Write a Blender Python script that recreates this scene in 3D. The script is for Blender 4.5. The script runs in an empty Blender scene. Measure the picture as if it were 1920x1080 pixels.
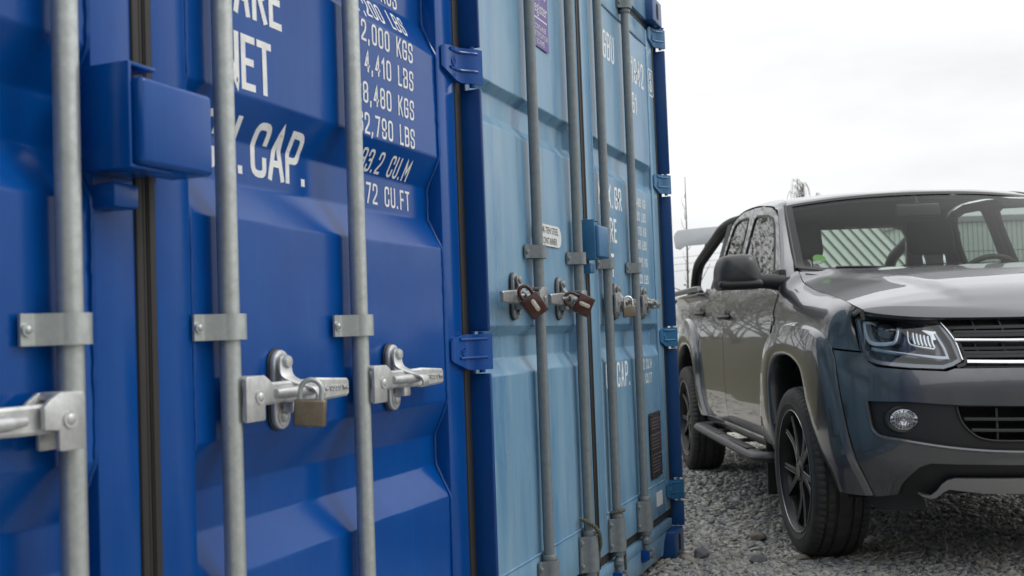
import bpy, bmesh, math, random
import numpy as np
from mathutils import Vector, Matrix
from mathutils.geometry import delaunay_2d_cdt
random.seed(7); rng = np.random.default_rng(7)
R_ = math.radians
SC = bpy.context.scene; COL = SC.collection

# ------------------------------------------------------------------ camera
cd = bpy.data.cameras.new('camera'); cam = bpy.data.objects.new('camera', cd); COL.objects.link(cam)
yaw, pit, rol = 0.3698, 0.0421, -0.0365
fw = Vector((math.cos(yaw)*math.cos(pit), math.sin(yaw)*math.cos(pit), math.sin(pit)))
r0 = Vector((math.sin(yaw), -math.cos(yaw), 0)); u0 = r0.cross(fw)
rr = r0*math.cos(rol)+u0*math.sin(rol); uu = -r0*math.sin(rol)+u0*math.cos(rol)
cam.matrix_world = Matrix(((rr.x,uu.x,-fw.x,-1.3174),(rr.y,uu.y,-fw.y,-1.0994),(rr.z,uu.z,-fw.z,1.0437),(0,0,0,1)))
cd.sensor_width = 36; cd.lens = 38.22; cd.clip_start = .05; cd.clip_end = 3000
cd.dof.use_dof = True; cd.dof.focus_distance = 3.3; cd.dof.aperture_fstop = 6.3
SC.camera = cam
# ------------------------------------------------------------------ world, sun, exposure
w = bpy.data.worlds.new('World'); SC.world = w; w.use_nodes = True
nt = w.node_tree; bg = nt.nodes['Background']
sky = nt.nodes.new('ShaderNodeTexSky'); sky.sky_type = 'NISHITA'; sky.sun_disc = False
SUN_EL, SUN_AZ = 48, -62           # degrees; azimuth measured from +X towards +Y
sky.sun_elevation = R_(SUN_EL); sky.sun_rotation = R_(90-SUN_AZ); sky.air_density = 1; sky.dust_density = 6
hs = nt.nodes.new('ShaderNodeHueSaturation'); hs.inputs['Saturation'].default_value = .25
tc = nt.nodes.new('ShaderNodeTexCoord'); nz = nt.nodes.new('ShaderNodeTexNoise')
nz.inputs['Scale'].default_value = 2.2; nz.inputs['Detail'].default_value = 5; nz.inputs['Roughness'].default_value = .55
mp = nt.nodes.new('ShaderNodeMapping'); mp.inputs['Scale'].default_value = (1,1,3.2)
sx = nt.nodes.new('ShaderNodeSeparateXYZ')
rmp = nt.nodes.new('ShaderNodeValToRGB')
e = rmp.color_ramp.elements; e[0].position = .0; e[0].color = (8.0,8.25,8.4,1); e[1].position = .5; e[1].color = (13.5,13.6,13.8,1)
e2 = rmp.color_ramp.elements.new(.16); e2.color = (9.9,10.0,10.1,1)
cr = nt.nodes.new('ShaderNodeMapRange'); cr.inputs[1].default_value = .3; cr.inputs[2].default_value = .75; cr.inputs[3].default_value = .82; cr.inputs[4].default_value = 1.16
mul = nt.nodes.new('ShaderNodeMixRGB'); mul.blend_type = 'MULTIPLY'; mul.inputs[0].default_value = 1
mx = nt.nodes.new('ShaderNodeMixRGB'); mx.inputs[0].default_value = .86
L_ = nt.links.new
L_(tc.outputs['Generated'], mp.inputs['Vector']); L_(mp.outputs[0], nz.inputs['Vector']); L_(tc.outputs['Generated'], sx.inputs[0])
L_(sx.outputs['Z'], rmp.inputs[0]); L_(nz.outputs['Fac'], cr.inputs[0]); L_(rmp.outputs[0], mul.inputs[1]); L_(cr.outputs[0], mul.inputs[2])
L_(sky.outputs[0], hs.inputs['Color']); L_(hs.outputs[0], mx.inputs[1]); L_(mul.outputs[0], mx.inputs[2]); L_(mx.outputs[0], bg.inputs['Color'])
bg.inputs['Strength'].default_value = .112
sd = bpy.data.lights.new('sun','SUN'); sd.energy = .9; sd.angle = R_(18); sd.color = (1,.965,.91)
so = bpy.data.objects.new('sun', sd); COL.objects.link(so)
sdir = Vector((math.cos(R_(SUN_EL))*math.cos(R_(SUN_AZ)), math.cos(R_(SUN_EL))*math.sin(R_(SUN_AZ)), math.sin(R_(SUN_EL))))
so.rotation_euler = sdir.to_track_quat('Z','Y').to_euler()
SC.view_settings.view_transform = 'Standard'; SC.view_settings.look = 'None'; SC.view_settings.exposure = 0; SC.view_settings.gamma = 1

# ------------------------------------------------------------------ helpers
def tag(o, label=None, cat=None, group=None, kind=None):
    if label: o['label'] = label
    if cat: o['category'] = cat
    if group: o['group'] = group
    if kind: o['kind'] = kind
    return o
def thing(name, label, cat, loc=(0,0,0), rz=0, group=None):
    o = bpy.data.objects.new(name, None); COL.objects.link(o); o.location = loc; o.rotation_euler = (0,0,rz)
    o.empty_display_size = .1
    return tag(o, label, cat, group)
class MB:
    def __init__(s): s.v = []; s.f = []
    def add(s, vs, fs):
        n = len(s.v); s.v += [tuple(map(float,p)) for p in vs]; s.f += [tuple(i+n for i in f) for f in fs]; return s
    def bm(s, bm):
        bm.verts.index_update(); s.add([v.co[:] for v in bm.verts], [[v.index for v in f.verts] for f in bm.faces]); bm.free(); return s
    def box(s, x0,x1,y0,y1,z0,z1, b=0, seg=2, rot=None, M=None):
        bm = bmesh.new(); bmesh.ops.create_cube(bm, size=1)
        for v in bm.verts: v.co = Vector(((v.co.x+.5)*(x1-x0)+x0, (v.co.y+.5)*(y1-y0)+y0, (v.co.z+.5)*(z1-z0)+z0))
        if b: bmesh.ops.bevel(bm, geom=bm.edges[:], offset=b, segments=seg, affect='EDGES', profile=.5)
        if M is not None: bmesh.ops.transform(bm, matrix=M, verts=bm.verts)
        return s.bm(bm)
    def tube(s, pts, r, n=12, caps=True, flat=1.0):
        P = [Vector(p) for p in pts]; rs = r if hasattr(r,'__len__') else [r]*len(P)
        vs = []; fs = []; up = None
        for i,p in enumerate(P):
            t = (P[min(i+1,len(P)-1)]-P[max(i-1,0)]).normalized()
            if up is None:
                up = Vector((0,0,1)) if abs(t.z)<.9 else Vector((1,0,0))
            a = t.cross(up); a.normalize(); b = a.cross(t); up = b
            for k in range(n):
                q = 2*math.pi*k/n; vs.append(p+a*(math.cos(q)*rs[i])+b*(math.sin(q)*rs[i]*flat))
        for i in range(len(P)-1):
            for k in range(n):
                k2 = (k+1)%n; fs.append((i*n+k,i*n+k2,(i+1)*n+k2,(i+1)*n+k))
        if caps: fs.append(tuple(range(n-1,-1,-1))); fs.append(tuple((len(P)-1)*n+k for k in range(n)))
        return s.add(vs, fs)
    def lathe(s, prof, axis='y', n=32, c=(0,0,0), M=None):
        vs = []; fs = []; m = len(prof); c = Vector(c)
        for k in range(n):
            q = 2*math.pi*k/n
            for (r,h) in prof:
                p = (r*math.cos(q), h, r*math.sin(q)) if axis=='y' else ((r*math.cos(q), r*math.sin(q), h) if axis=='z' else (h, r*math.cos(q), r*math.sin(q)))
                p = Vector(p)
                if M is not None: p = M@p
                vs.append(p+c)
        for k in range(n):
            k2 = (k+1)%n
            for i in range(m-1): fs.append((k*m+i,k*m+i+1,k2*m+i+1,k2*m+i))
        return s.add(vs, fs)
    def prism(s, poly, d0, d1, axis='y', b=0, M=None):
        bm = bmesh.new()
        f = lambda a,c,d: (a,d,c) if axis=='y' else ((a,c,d) if axis=='z' else (d,a,c))
        v0 = [bm.verts.new(f(a,c,d0)) for a,c in poly]; v1 = [bm.verts.new(f(a,c,d1)) for a,c in poly]
        n = len(poly)
        bm.faces.new(v0); bm.faces.new(v1[::-1])
        for i in range(n): bm.faces.new((v0[i],v1[i],v1[(i+1)%n],v0[(i+1)%n]))
        bmesh.ops.recalc_face_normals(bm, faces=bm.faces)
        if b: bmesh.ops.bevel(bm, geom=bm.edges[:], offset=b, segments=2, affect='EDGES', profile=.5, clamp_overlap=True)
        if M is not None: bmesh.ops.transform(bm, matrix=M, verts=bm.verts)
        return s.bm(bm)
    def grid(s, G, flip=False):
        G = np.asarray(G); a,b = G.shape[:2]; fs = []
        for i in range(a-1):
            for j in range(b-1):
                q = (i*b+j,(i+1)*b+j,(i+1)*b+j+1,i*b+j+1); fs.append(q[::-1] if flip else q)
        return s.add(G.reshape(-1,3), fs)
    def plate(s, G, th, flip=False):    # a bent plate: grid of points plus thickness along averaged normals
        G = np.asarray(G,float); du = np.gradient(G,axis=0); dv = np.gradient(G,axis=1); n = np.cross(du,dv); n /= np.linalg.norm(n,axis=2)[...,None]+1e-9
        if flip: n = -n
        a,b = G.shape[:2]; T = G; B = G-n*th
        vs = np.vstack([T.reshape(-1,3),B.reshape(-1,3)]); N = a*b; fs = []
        for i in range(a-1):
            for j in range(b-1):
                q = (i*b+j,(i+1)*b+j,(i+1)*b+j+1,i*b+j+1); fs += [q, tuple(k+N for k in q[::-1])]
        ring = [(i,0) for i in range(a)]+[(a-1,j) for j in range(1,b)]+[(i,b-1) for i in range(a-2,-1,-1)]+[(0,j) for j in range(b-2,0,-1)]
        id_ = [i*b+j for i,j in ring]
        for k in range(len(id_)):
            p,q = id_[k],id_[(k+1)%len(id_)]; fs.append((p,q,q+N,p+N))
        return s.add(vs, fs)
    def mirror(s):   # adds the mirror image in local y
        n = len(s.v); s.v += [(x,-y,z) for x,y,z in s.v]; s.f += [tuple(i+n for i in f[::-1]) for f in s.f[:]]; return s
    def build(s, name, m, parent=None, ang=32, smooth=True, merge=0, recalc=True):
        me = bpy.data.meshes.new(name); me.from_pydata(s.v, [], s.f)
        if merge or recalc:
            bm = bmesh.new(); bm.from_mesh(me)
            if merge: bmesh.ops.remove_doubles(bm, verts=bm.verts, dist=merge)
            if recalc: bmesh.ops.recalc_face_normals(bm, faces=bm.faces)
            bm.to_mesh(me); bm.free()
        if smooth:
            me.polygons.foreach_set('use_smooth', [True]*len(me.polygons))
            if ang: me.set_sharp_from_angle(angle=R_(ang))
        for q in (m if isinstance(m,(list,tuple)) else [m]): me.materials.append(q)
        o = bpy.data.objects.new(name, me); COL.objects.link(o)
        if parent is not None: o.parent = parent
        return o
def crom(pts, n=8, closed=False):
    P = [np.array(p,float) for p in pts]; N = len(P); out = []
    for i in range(N if closed else N-1):
        g = lambda k: P[k%N] if closed else (P[k] if 0<=k<N else (2*P[0]-P[1] if k<0 else 2*P[-1]-P[-2]))
        p0,p1,p2,p3 = g(i-1),g(i),g(i+1),g(i+2)
        for k in range(n):
            t = k/n; out.append(.5*((2*p1)+(-p0+p2)*t+(2*p0-5*p1+4*p2-p3)*t*t+(-p0+3*p1-3*p2+p3)*t**3))
    if not closed: out.append(P[-1])
    return np.array(out)
def patch(rows, nu=8, nv=8):     # rows of 3D points -> smooth grid
    A = np.array([crom(r, nv) for r in rows]); return np.stack([crom(A[:,j], nu) for j in range(A.shape[1])], 1)
def inpoly(P, poly):
    x,y = P[:,0],P[:,1]; c = np.zeros(len(P),bool); q = np.asarray(poly); j = len(q)-1
    for i in range(len(q)):
        a,b = q[i],q[j]; t = (a[1]>y)!=(b[1]>y)
        with np.errstate(divide='ignore',invalid='ignore'):
            c ^= t & (x < (b[0]-a[0])*(y-a[1])/(b[1]-a[1]+1e-15)+a[0])
        j = i
    return c
def resample(poly, step, closed=True):
    P = [np.array(p,float) for p in poly]; out = []
    for i in range(len(P) if closed else len(P)-1):
        a,b = P[i],P[(i+1)%len(P)]; n = max(1,int(np.linalg.norm(b-a)/step))
        for k in range(n): out.append(a+(b-a)*k/n)
    if not closed: out.append(P[-1])
    return np.array(out)
def panel(mb, fn, outer, holes=(), off=0.0, rim=.02, step=.03, smooth=False, side=-1, mirror_s=False):
    """drape a flat outline (with holes) over the surface fn(s,z,off); rim is the depth of its turned-in edge"""
    outer = resample(crom(outer,5,True) if smooth else outer, step*.7)
    hs_ = [resample(h, step*.7) for h in holes]
    V = list(map(tuple,outer)); E = [(i,(i+1)%len(outer)) for i in range(len(outer))]
    for h in hs_:
        n = len(V); V += list(map(tuple,h)); E += [(n+i, n+(i+1)%len(h)) for i in range(len(h))]
    lo,hi = outer.min(0),outer.max(0)
    gx = np.arange(lo[0]+step/2,hi[0],step); gz = np.arange(lo[1]+step/2,hi[1],step)
    if len(gx) and len(gz):
        g = np.stack(np.meshgrid(gx,gz),-1).reshape(-1,2); g[:,0] += (np.arange(len(g))%2)*.002
        g = g[inpoly(g,outer)]
        edge = np.array(V); keep = np.array([np.min(((edge-p)**2).sum(1))>(step*.4)**2 for p in g]) if len(g) else []
        if len(g): V += list(map(tuple,g[keep]))
    vo,eo,fo,_,_,_ = delaunay_2d_cdt([Vector(p) for p in V], E, [], 0, 1e-5)
    Q = np.array([v[:] for v in vo]); cen = np.array([Q[list(f)].mean(0) for f in fo])
    ok = inpoly(cen,outer)
    for h in hs_: ok &= ~inpoly(cen,h)
    fo = [f for f,k in zip(fo,ok) if k]
    used = sorted({i for f in fo for i in f}); mp_ = {k:i for i,k in enumerate(used)}
    Q = Q[used]; fo = [tuple(mp_[i] for i in f) for f in fo]
    T = fn(Q[:,0],Q[:,1],off).copy(); T[:,1] *= side
    cnt = {}
    for f in fo:
        for a,b in zip(f,f[1:]+f[:1]): cnt[(a,b)] = 1
    bnd = [(a,b) for (a,b) in cnt if (b,a) not in cnt]
    if mirror_s: bnd = [(a,b) for a,b in bnd if not (abs(Q[a,0])<1e-4 and abs(Q[b,0])<1e-4)]
    vs = list(map(tuple,T)); fs = list(fo)
    if rim:
        B = fn(Q[:,0],Q[:,1],off-rim).copy(); B[:,1] *= side; ids = {}
        for a,b in bnd:
            for i in (a,b):
                if i not in ids: ids[i] = len(vs); vs.append(tuple(B[i]))
            fs.append((b,a,ids[a],ids[b]))
    m = MB(); m.add(vs, fs)
    if mirror_s: m.mirror()
    return mb.add(m.v, m.f)

# ------------------------------------------------------------------ materials
def mat(name, base, rough=.5, metal=0.0, spec=.5, coat=0.0, coat_rough=.05, var=None, vscale=8, vdetail=5, stretch=(1,1,1), bump=0, bscale=40, rvar=0, contrast=(.35,.65), coord='Object', bdist=.002):
    m = bpy.data.materials.new(name); m.use_nodes = True; t = m.node_tree; b = t.nodes['Principled BSDF']
    b.inputs['Base Color'].default_value = (*base,1); b.inputs['Roughness'].default_value = rough; b.inputs['Metallic'].default_value = metal
    b.inputs['Specular IOR Level'].default_value = spec; b.inputs['Coat Weight'].default_value = coat; b.inputs['Coat Roughness'].default_value = coat_rough
    N = t.nodes.new; K = t.links.new
    tc = N('ShaderNodeTexCoord'); mp = N('ShaderNodeMapping'); mp.inputs['Scale'].default_value = stretch; K(tc.outputs[coord], mp.inputs['Vector'])
    if var or rvar:
        n = N('ShaderNodeTexNoise'); n.inputs['Scale'].default_value = vscale; n.inputs['Detail'].default_value = vdetail; n.inputs['Roughness'].default_value = .6; K(mp.outputs[0], n.inputs['Vector'])
        r = N('ShaderNodeMapRange'); r.inputs[1].default_value = contrast[0]; r.inputs[2].default_value = contrast[1]; K(n.outputs['Fac'], r.inputs[0])
        if var:
            c = N('ShaderNodeMixRGB'); c.inputs[1].default_value = (*base,1); c.inputs[2].default_value = (*var,1); K(r.outputs[0], c.inputs[0]); K(c.outputs[0], b.inputs['Base Color'])
        if rvar:
            q = N('ShaderNodeMapRange'); q.inputs[3].default_value = rough-rvar; q.inputs[4].default_value = rough+rvar; K(r.outputs[0], q.inputs[0]); K(q.outputs[0], b.inputs['Roughness'])
    if bump:
        n2 = N('ShaderNodeTexNoise'); n2.inputs['Scale'].default_value = bscale; n2.inputs['Detail'].default_value = 4; K(tc.outputs[coord], n2.inputs['Vector'])
        bp = N('ShaderNodeBump'); bp.inputs['Strength'].default_value = bump; bp.inputs['Distance'].default_value = bdist; K(n2.outputs['Fac'], bp.inputs['Height']); K(bp.outputs[0], b.inputs['Normal'])
        if coat: K(bp.outputs[0], b.inputs['Coat Normal'])
    return m
def chain_noise(m, color, scale, lo, hi, stretch=(1,1,1), detail=6, coord='Object', amount=1.0):
    """lay a second noise-shaped stain over the base colour"""
    t = m.node_tree; b = t.nodes['Principled BSDF']; N = t.nodes.new; K = t.links.new
    tc = N('ShaderNodeTexCoord'); mp = N('ShaderNodeMapping'); mp.inputs['Scale'].default_value = stretch; K(tc.outputs[coord], mp.inputs['Vector'])
    n = N('ShaderNodeTexNoise'); n.inputs['Scale'].default_value = scale; n.inputs['Detail'].default_value = detail; n.inputs['Roughness'].default_value = .65; K(mp.outputs[0], n.inputs['Vector'])
    r = N('ShaderNodeMapRange'); r.inputs[1].default_value = lo; r.inputs[2].default_value = hi; r.inputs[4].default_value = amount; K(n.outputs['Fac'], r.inputs[0])
    c = N('ShaderNodeMixRGB'); c.inputs[2].default_value = (*color,1); K(r.outputs[0], c.inputs[0])
    i = b.inputs['Base Color']
    if i.is_linked: K(i.links[0].from_socket, c.inputs[1])
    else: c.inputs[1].default_value = i.default_value
    K(c.outputs[0], i); return m
BLUE = mat('blue_paint',(.0006,.060,.275),.20,spec=.30,var=(.0005,.048,.225),vscale=3,rvar=.04,bump=.10,bscale=7,bdist=.01)
chain_noise(BLUE,(.02,.10,.27),60,.70,.80,amount=.5)
chain_noise(BLUE,(.003,.085,.30),5,.5,.9,stretch=(6,6,.5),amount=.5)
chain_noise(BLUE,(.028,.095,.25),12,.60,.82,stretch=(7,7,.35),amount=.35)
BLUE_SHADE = mat('shaded_post_blue',(.0008,.044,.195),.28,spec=.45,var=(.001,.036,.160),vscale=6,bump=.2,bscale=30)  # container blue made darker: shade on the near posts put into the colour
FADE = mat('faded_blue_paint',(.120,.255,.405),.31,spec=.45,var=(.195,.335,.445),vscale=2.5,stretch=(3,3,.35),contrast=(.3,.7),bump=.12,bscale=6,bdist=.01,rvar=.06)
chain_noise(FADE,(.045,.17,.34),3.0,.50,.72,stretch=(2,2,.6),amount=.65)
chain_noise(FADE,(.26,.40,.47),9,.58,.75,stretch=(2,2,.6),amount=.55)
chain_noise(FADE,(.03,.11,.22),38,.70,.76,amount=.6)
chain_noise(FADE,(.12,.055,.03),55,.735,.77,amount=.75)
chain_noise(FADE,(.085,.12,.14),5,.58,.76,stretch=(2.5,2.5,.22),amount=.4)
chain_noise(FADE,(.34,.42,.44),2.2,.55,.8,stretch=(5,5,.15),amount=.5)
MIDB = mat('repainted_blue',(.018,.110,.25),.38,var=(.03,.145,.29),vscale=9,bump=.25,bscale=35)
chain_noise(MIDB,(.08,.04,.022),20,.63,.72,amount=.8)
POST2 = mat('dark_blue_post_paint',(.004,.050,.19),.36,var=(.006,.06,.19),vscale=12,bump=.25,bscale=35)
chain_noise(POST2,(.06,.03,.02),30,.70,.78,amount=.7)
chain_noise(BLUE,(.09,.13,.26),130,.735,.765,stretch=(.25,1,1.6),amount=.7)
chain_noise(BLUE,(.055,.045,.05),75,.755,.78,amount=.7)
GALV = mat('galvanised_steel',(.50,.53,.52),.43,metal=.75,var=(.40,.43,.42),vscale=60,vdetail=3,rvar=.07,bump=.10,bscale=160,bdist=.001)
chain_noise(GALV,(.30,.32,.31),14,.55,.75,amount=.5)
chain_noise(GALV,(.22,.23,.21),7,.56,.8,stretch=(1,1,.25),amount=.55)
chain_noise(GALV,(.16,.11,.07),40,.70,.76,amount=.5)
CAST = mat('zinc_cast_steel',(.62,.63,.62),.46,metal=.7,var=(.44,.45,.45),vscale=45,rvar=.06,bump=.15,bscale=150,bdist=.001)
GREYB = mat('grey_painted_steel',(.20,.225,.235),.45,metal=.25,var=(.165,.19,.20),vscale=50,vdetail=4,bump=.12,bscale=120,bdist=.001)
chain_noise(GREYB,(.12,.14,.15),9,.55,.75,stretch=(1,1,.5),amount=.6)
STEEL = mat('worn_steel',(.42,.42,.40),.35,metal=.9,var=(.25,.23,.2),vscale=60)
RUB = mat('door_gasket_rubber',(.016,.0155,.0150),.65,var=(.024,.022,.020),vscale=18,stretch=(1,1,.2),bump=.2,bscale=60)
BLK = mat('black_plastic',(.014,.0145,.016),.48,bump=.15,bscale=400,bdist=.0005)
BLK2 = mat('grey_black_plastic',(.035,.036,.038),.5,bump=.15,bscale=400,bdist=.0005)
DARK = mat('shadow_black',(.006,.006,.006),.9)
WHITE = mat('white_lettering',(.74,.75,.74),.5,var=(.62,.64,.65),vscale=40)
chain_noise(WHITE,(.10,.18,.36),110,.64,.70,amount=.8)
WHITE2 = mat('worn_white_lettering',(.76,.80,.81),.5,var=(.42,.52,.58),vscale=60,contrast=(.5,.75))
BRASS = mat('dull_brass',(.24,.205,.155),.42,metal=.7,var=(.18,.15,.11),vscale=60,bump=.1,bscale=200,bdist=.0005)
REDL = mat('oxblood_enamel',(.052,.011,.006),.34,spec=.35,var=(.042,.012,.008),vscale=40,coat=.3)
chain_noise(REDL,(.10,.04,.015),35,.62,.76,amount=.6)
CHROME = mat('chrome',(.75,.76,.77),.09,metal=1)
ROPE = mat('grey_green_rope',(.14,.14,.10),.8,var=(.05,.055,.045),vscale=120)
PURP = mat('purple_vinyl',(.10,.06,.26),.45,var=(.13,.09,.28),vscale=10)
PAPER = mat('white_vinyl',(.66,.68,.68),.5,var=(.58,.6,.6),vscale=20)
BLACKINK = mat('black_ink',(.02,.02,.022),.5)
PLATE = mat('dark_data_plate',(.035,.032,.036),.4,metal=.3,var=(.07,.055,.05),vscale=40)
PAINT = mat('grey_metallic_paint',(.122,.127,.136),.32,metal=.85,coat=1.0,coat_rough=.02,spec=.5)
TYRE = mat('tyre_rubber',(.018,.018,.0185),.66,var=(.040,.038,.034),vscale=12,bump=.2,bscale=120)
RIM = mat('black_alloy',(.010,.010,.011),.38,metal=.2,coat=.25,coat_rough=.15)
RIMC = mat('machined_alloy',(.55,.55,.55),.25,metal=1)
SILV = mat('satin_silver',(.42,.42,.43),.32,metal=.7)
SEAT = mat('seat_fabric',(.012,.012,.013),.8)
LINER = mat('grey_headliner',(.10,.10,.095),.8)
GREYC = mat('weathered_zinc_steel',(.33,.34,.34),.45,metal=.6,var=(.24,.245,.245),vscale=55,bump=.15,bscale=150,bdist=.001)
chain_noise(GREYC,(.13,.10,.08),30,.62,.76,amount=.6)
LINERD = mat('dark_trim',(.03,.031,.032),.6)
def glass(name, tint, ior=1.5, rough=0.0, dirt=0.0):
    m = bpy.data.materials.new(name); m.use_nodes = True; t = m.node_tree; t.nodes.clear(); N = t.nodes.new; K = t.links.new
    o = N('ShaderNodeOutputMaterial'); mixs = N('ShaderNodeMixShader'); tr = N('ShaderNodeBsdfTransparent'); tr.inputs[0].default_value = (*tint,1)
    gl = N('ShaderNodeBsdfGlossy'); gl.inputs['Roughness'].default_value = rough; f0 = ((ior-1)/(ior+1))**2*1.9
    ge = N('ShaderNodeNewGeometry'); dp = N('ShaderNodeVectorMath'); dp.operation = 'DOT_PRODUCT'; K(ge.outputs['Incoming'], dp.inputs[0]); K(ge.outputs['Normal'], dp.inputs[1])
    M_ = lambda op: (lambda q: (setattr(q,'operation',op), q)[1])(N('ShaderNodeMath'))
    ab = M_('ABSOLUTE'); K(dp.outputs['Value'], ab.inputs[0]); su = M_('SUBTRACT'); su.inputs[0].default_value = 1; K(ab.outputs[0], su.inputs[1]); pw = M_('POWER'); pw.inputs[1].default_value = 5; K(su.outputs[0], pw.inputs[0])
    fr = M_('MULTIPLY_ADD'); fr.inputs[1].default_value = 1-f0; fr.inputs[2].default_value = f0; K(pw.outputs[0], fr.inputs[0])
    K(fr.outputs[0], mixs.inputs[0]); K(tr.outputs[0], mixs.inputs[1]); K(gl.outputs[0], mixs.inputs[2]); last = mixs
    if dirt:
        d = N('ShaderNodeBsdfDiffuse'); d.inputs[0].default_value = (.4,.4,.38,1); m2 = N('ShaderNodeMixShader'); m2.inputs[0].default_value = dirt
        K(mixs.outputs[0], m2.inputs[1]); K(d.outputs[0], m2.inputs[2]); last = m2
    K(last.outputs[0], o.inputs[0]); return m
WSG = glass('windscreen_glass',(.80,.87,.83),1.28,0,.003)
SIDEG = glass('tinted_side_glass',(.60,.66,.63),1.75)
LENS = glass('lamp_lens',(.88,.9,.92),1.5)
# ------------------------------------------------------------------ stroke lettering
_T = {}
def _def(ch, *paths, w=1.0): _T[ch] = (paths, w)
o_ = [(0,0,1),(0,1,1),(1,1,1),(1,0,1),(0,0,1)]
_def('A',[(0,0),(.5,1),(1,0)],[(.17,.30),(.83,.30)],w=1.1)
_def('B',[(0,0),(0,1),(1,1,1),(1,.53,1),(0,.53)],[(.6,.53),(1,.53,1),(1,0,1),(0,0)])
_def('C',[(1,.70),(1,1,1),(0,1,1),(0,0,1),(1,0,1),(1,.30)]); _def('E',[(1,1),(0,1),(0,0),(1,0)],[(0,.52),(.85,.52)],w=.85)
_def('F',[(1,1),(0,1),(0,0)],[(0,.52),(.85,.52)],w=.85); _def('G',[(1,.72),(1,1,1),(0,1,1),(0,0,1),(1,0,1),(1,.47),(.55,.47)])
_def('H',[(0,0),(0,1)],[(1,0),(1,1)],[(0,.5),(1,.5)]); _def('I',[(0,0),(0,1)],w=.05); _def('K',[(0,0),(0,1)],[(1,1),(.05,.42)],[(.3,.6),(1,0)])
_def('L',[(0,1),(0,0),(1,0)],w=.8); _def('M',[(0,0),(0,1),(.5,.35),(1,1),(1,0)],w=1.25); _def('N',[(0,0),(0,1),(1,0),(1,1)],w=1.05)
_def('O',o_); _def('0',o_); _def('P',[(0,0),(0,1),(1,1,1),(1,.45,1),(0,.45)]); _def('R',[(0,0),(0,1),(1,1,1),(1,.47,1),(0,.47)],[(.5,.47),(1,0)])
_def('S',[(1,.74),(1,1,1),(0,1,1),(0,.54,1),(1,.48,1),(1,0,1),(0,0,1),(0,.26)]); _def('T',[(0,1),(1,1)],[(.5,1),(.5,0)],w=.95)
_def('U',[(0,1),(0,0,1),(1,0,1),(1,1)]); _def('X',[(0,0),(1,1)],[(0,1),(1,0)]); _def('Y',[(0,1),(.5,.45),(1,1)],[(.5,.45),(.5,0)])
_def('.',[(0,0),(0,.02)],w=.02); _def(',',[(.1,.05),(-.1,-.16)],w=.05)
_def('1',[(0,.78),(.8,1),(.8,0)],w=.55); _def('2',[(0,.72),(0,1,1),(1,1,1),(1,.56,1),(0,.08),(0,0),(1,0)]); _def('3',[(0,.76),(0,1,1),(1,1,1),(1,.53,1),(.4,.53)],[(.7,.53),(1,.53,1),(1,0,1),(0,0,1),(0,.24)])
_def('4',[(.72,0),(.72,1),(0,.28),(1,.28)]); _def('6',[(1,.76),(1,1,1),(0,1,1),(0,0,1),(1,0,1),(1,.56,1),(0,.56)]); _def('7',[(0,1),(1,1),(.3,0)])
_def('8',[(0,.53,1),(0,1,1),(1,1,1),(1,.53,1),(0,.53,1),(0,0,1),(1,0,1),(1,.53,1)]); _def('9',[(0,.24),(0,0,1),(1,0,1),(1,1,1),(0,1,1),(0,.44,1),(1,.44)]); _def('5',[(1,1),(0,1),(0,.56),(1,.56,1),(1,0,1),(0,0,1),(0,.22)])
_def('-',[(0,.5),(1,.5)],w=.6)
def stroke_path(path, W, H, t, x0, z0, shear=0):
    r = .46*min(W,H); pts = []
    P = [np.array((x0+t/2+p[0]*W, z0+t/2+p[1]*H)) for p in path]; n = len(P); closed = n>2 and np.allclose(P[0],P[-1]) 
    def corner(a,b,c):
        u = (a-b); v = (c-b); lu,lv = np.linalg.norm(u),np.linalg.norm(v); rr_ = min(r,lu/2,lv/2); u/=lu; v/=lv
        return [(1-q)**2*(b+u*rr_)+2*q*(1-q)*b+q*q*(b+v*rr_) for q in (0,.25,.5,.75,1)]
    for i in range(n):
        if closed and i==n-1: break
        rd = len(path[i])>2
        if rd and (closed or 0<i<n-1):
            a = P[i-1] if i>0 else P[n-2]; c = P[i+1] if i<n-1 else P[1]; pts += corner(a,P[i],c)
        else: pts.append(P[i])
    if closed: pts.append(pts[0])
    return pts, closed
def stroke_mesh(mb, pts, closed, t, fy, seg=.008):
    pts = [np.array(p,float) for p in pts]
    if not closed:
        e0 = pts[0]-pts[1]; e1 = pts[-1]-pts[-2]; pts = [pts[0]+e0/np.linalg.norm(e0)*t/2]+pts[1:-1]+[pts[-1]+e1/np.linalg.norm(e1)*t/2]
    Q = [pts[0]]
    for a,b in zip(pts[:-1],pts[1:]):
        L = np.linalg.norm(b-a)
        if L<1e-6: continue
        k = max(1,int(L/seg))
        for j in range(1,k+1): Q.append(a+(b-a)*j/k)
    Q = np.array(Q); n = len(Q); d = np.gradient(Q,axis=0)
    nor = []
    for i in range(n):
        a = Q[i]-Q[i-1] if i>0 else (Q[0]-Q[-2] if closed else Q[1]-Q[0]); b = Q[i+1]-Q[i] if i<n-1 else (Q[1]-Q[0] if closed else Q[-1]-Q[-2])
        a = a/np.linalg.norm(a); b = b/np.linalg.norm(b); na = np.array((-a[1],a[0])); nb = np.array((-b[1],b[0])); m = na+nb; m /= max(np.linalg.norm(m),1e-6)
        nor.append(m/max(.45,m@na))
    nor = np.array(nor); vs = []
    for p,q in zip(Q,nor):
        for s in (-1,0,1):
            x,z = p+q*(t/2*s); vs.append((x,fy(x,z),z))
    mb.add(vs, [(i*3+j,(i+1)*3+j,(i+1)*3+j+1,i*3+j+1) for i in range(n-1) for j in (0,1)])
_lift = [0]
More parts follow.
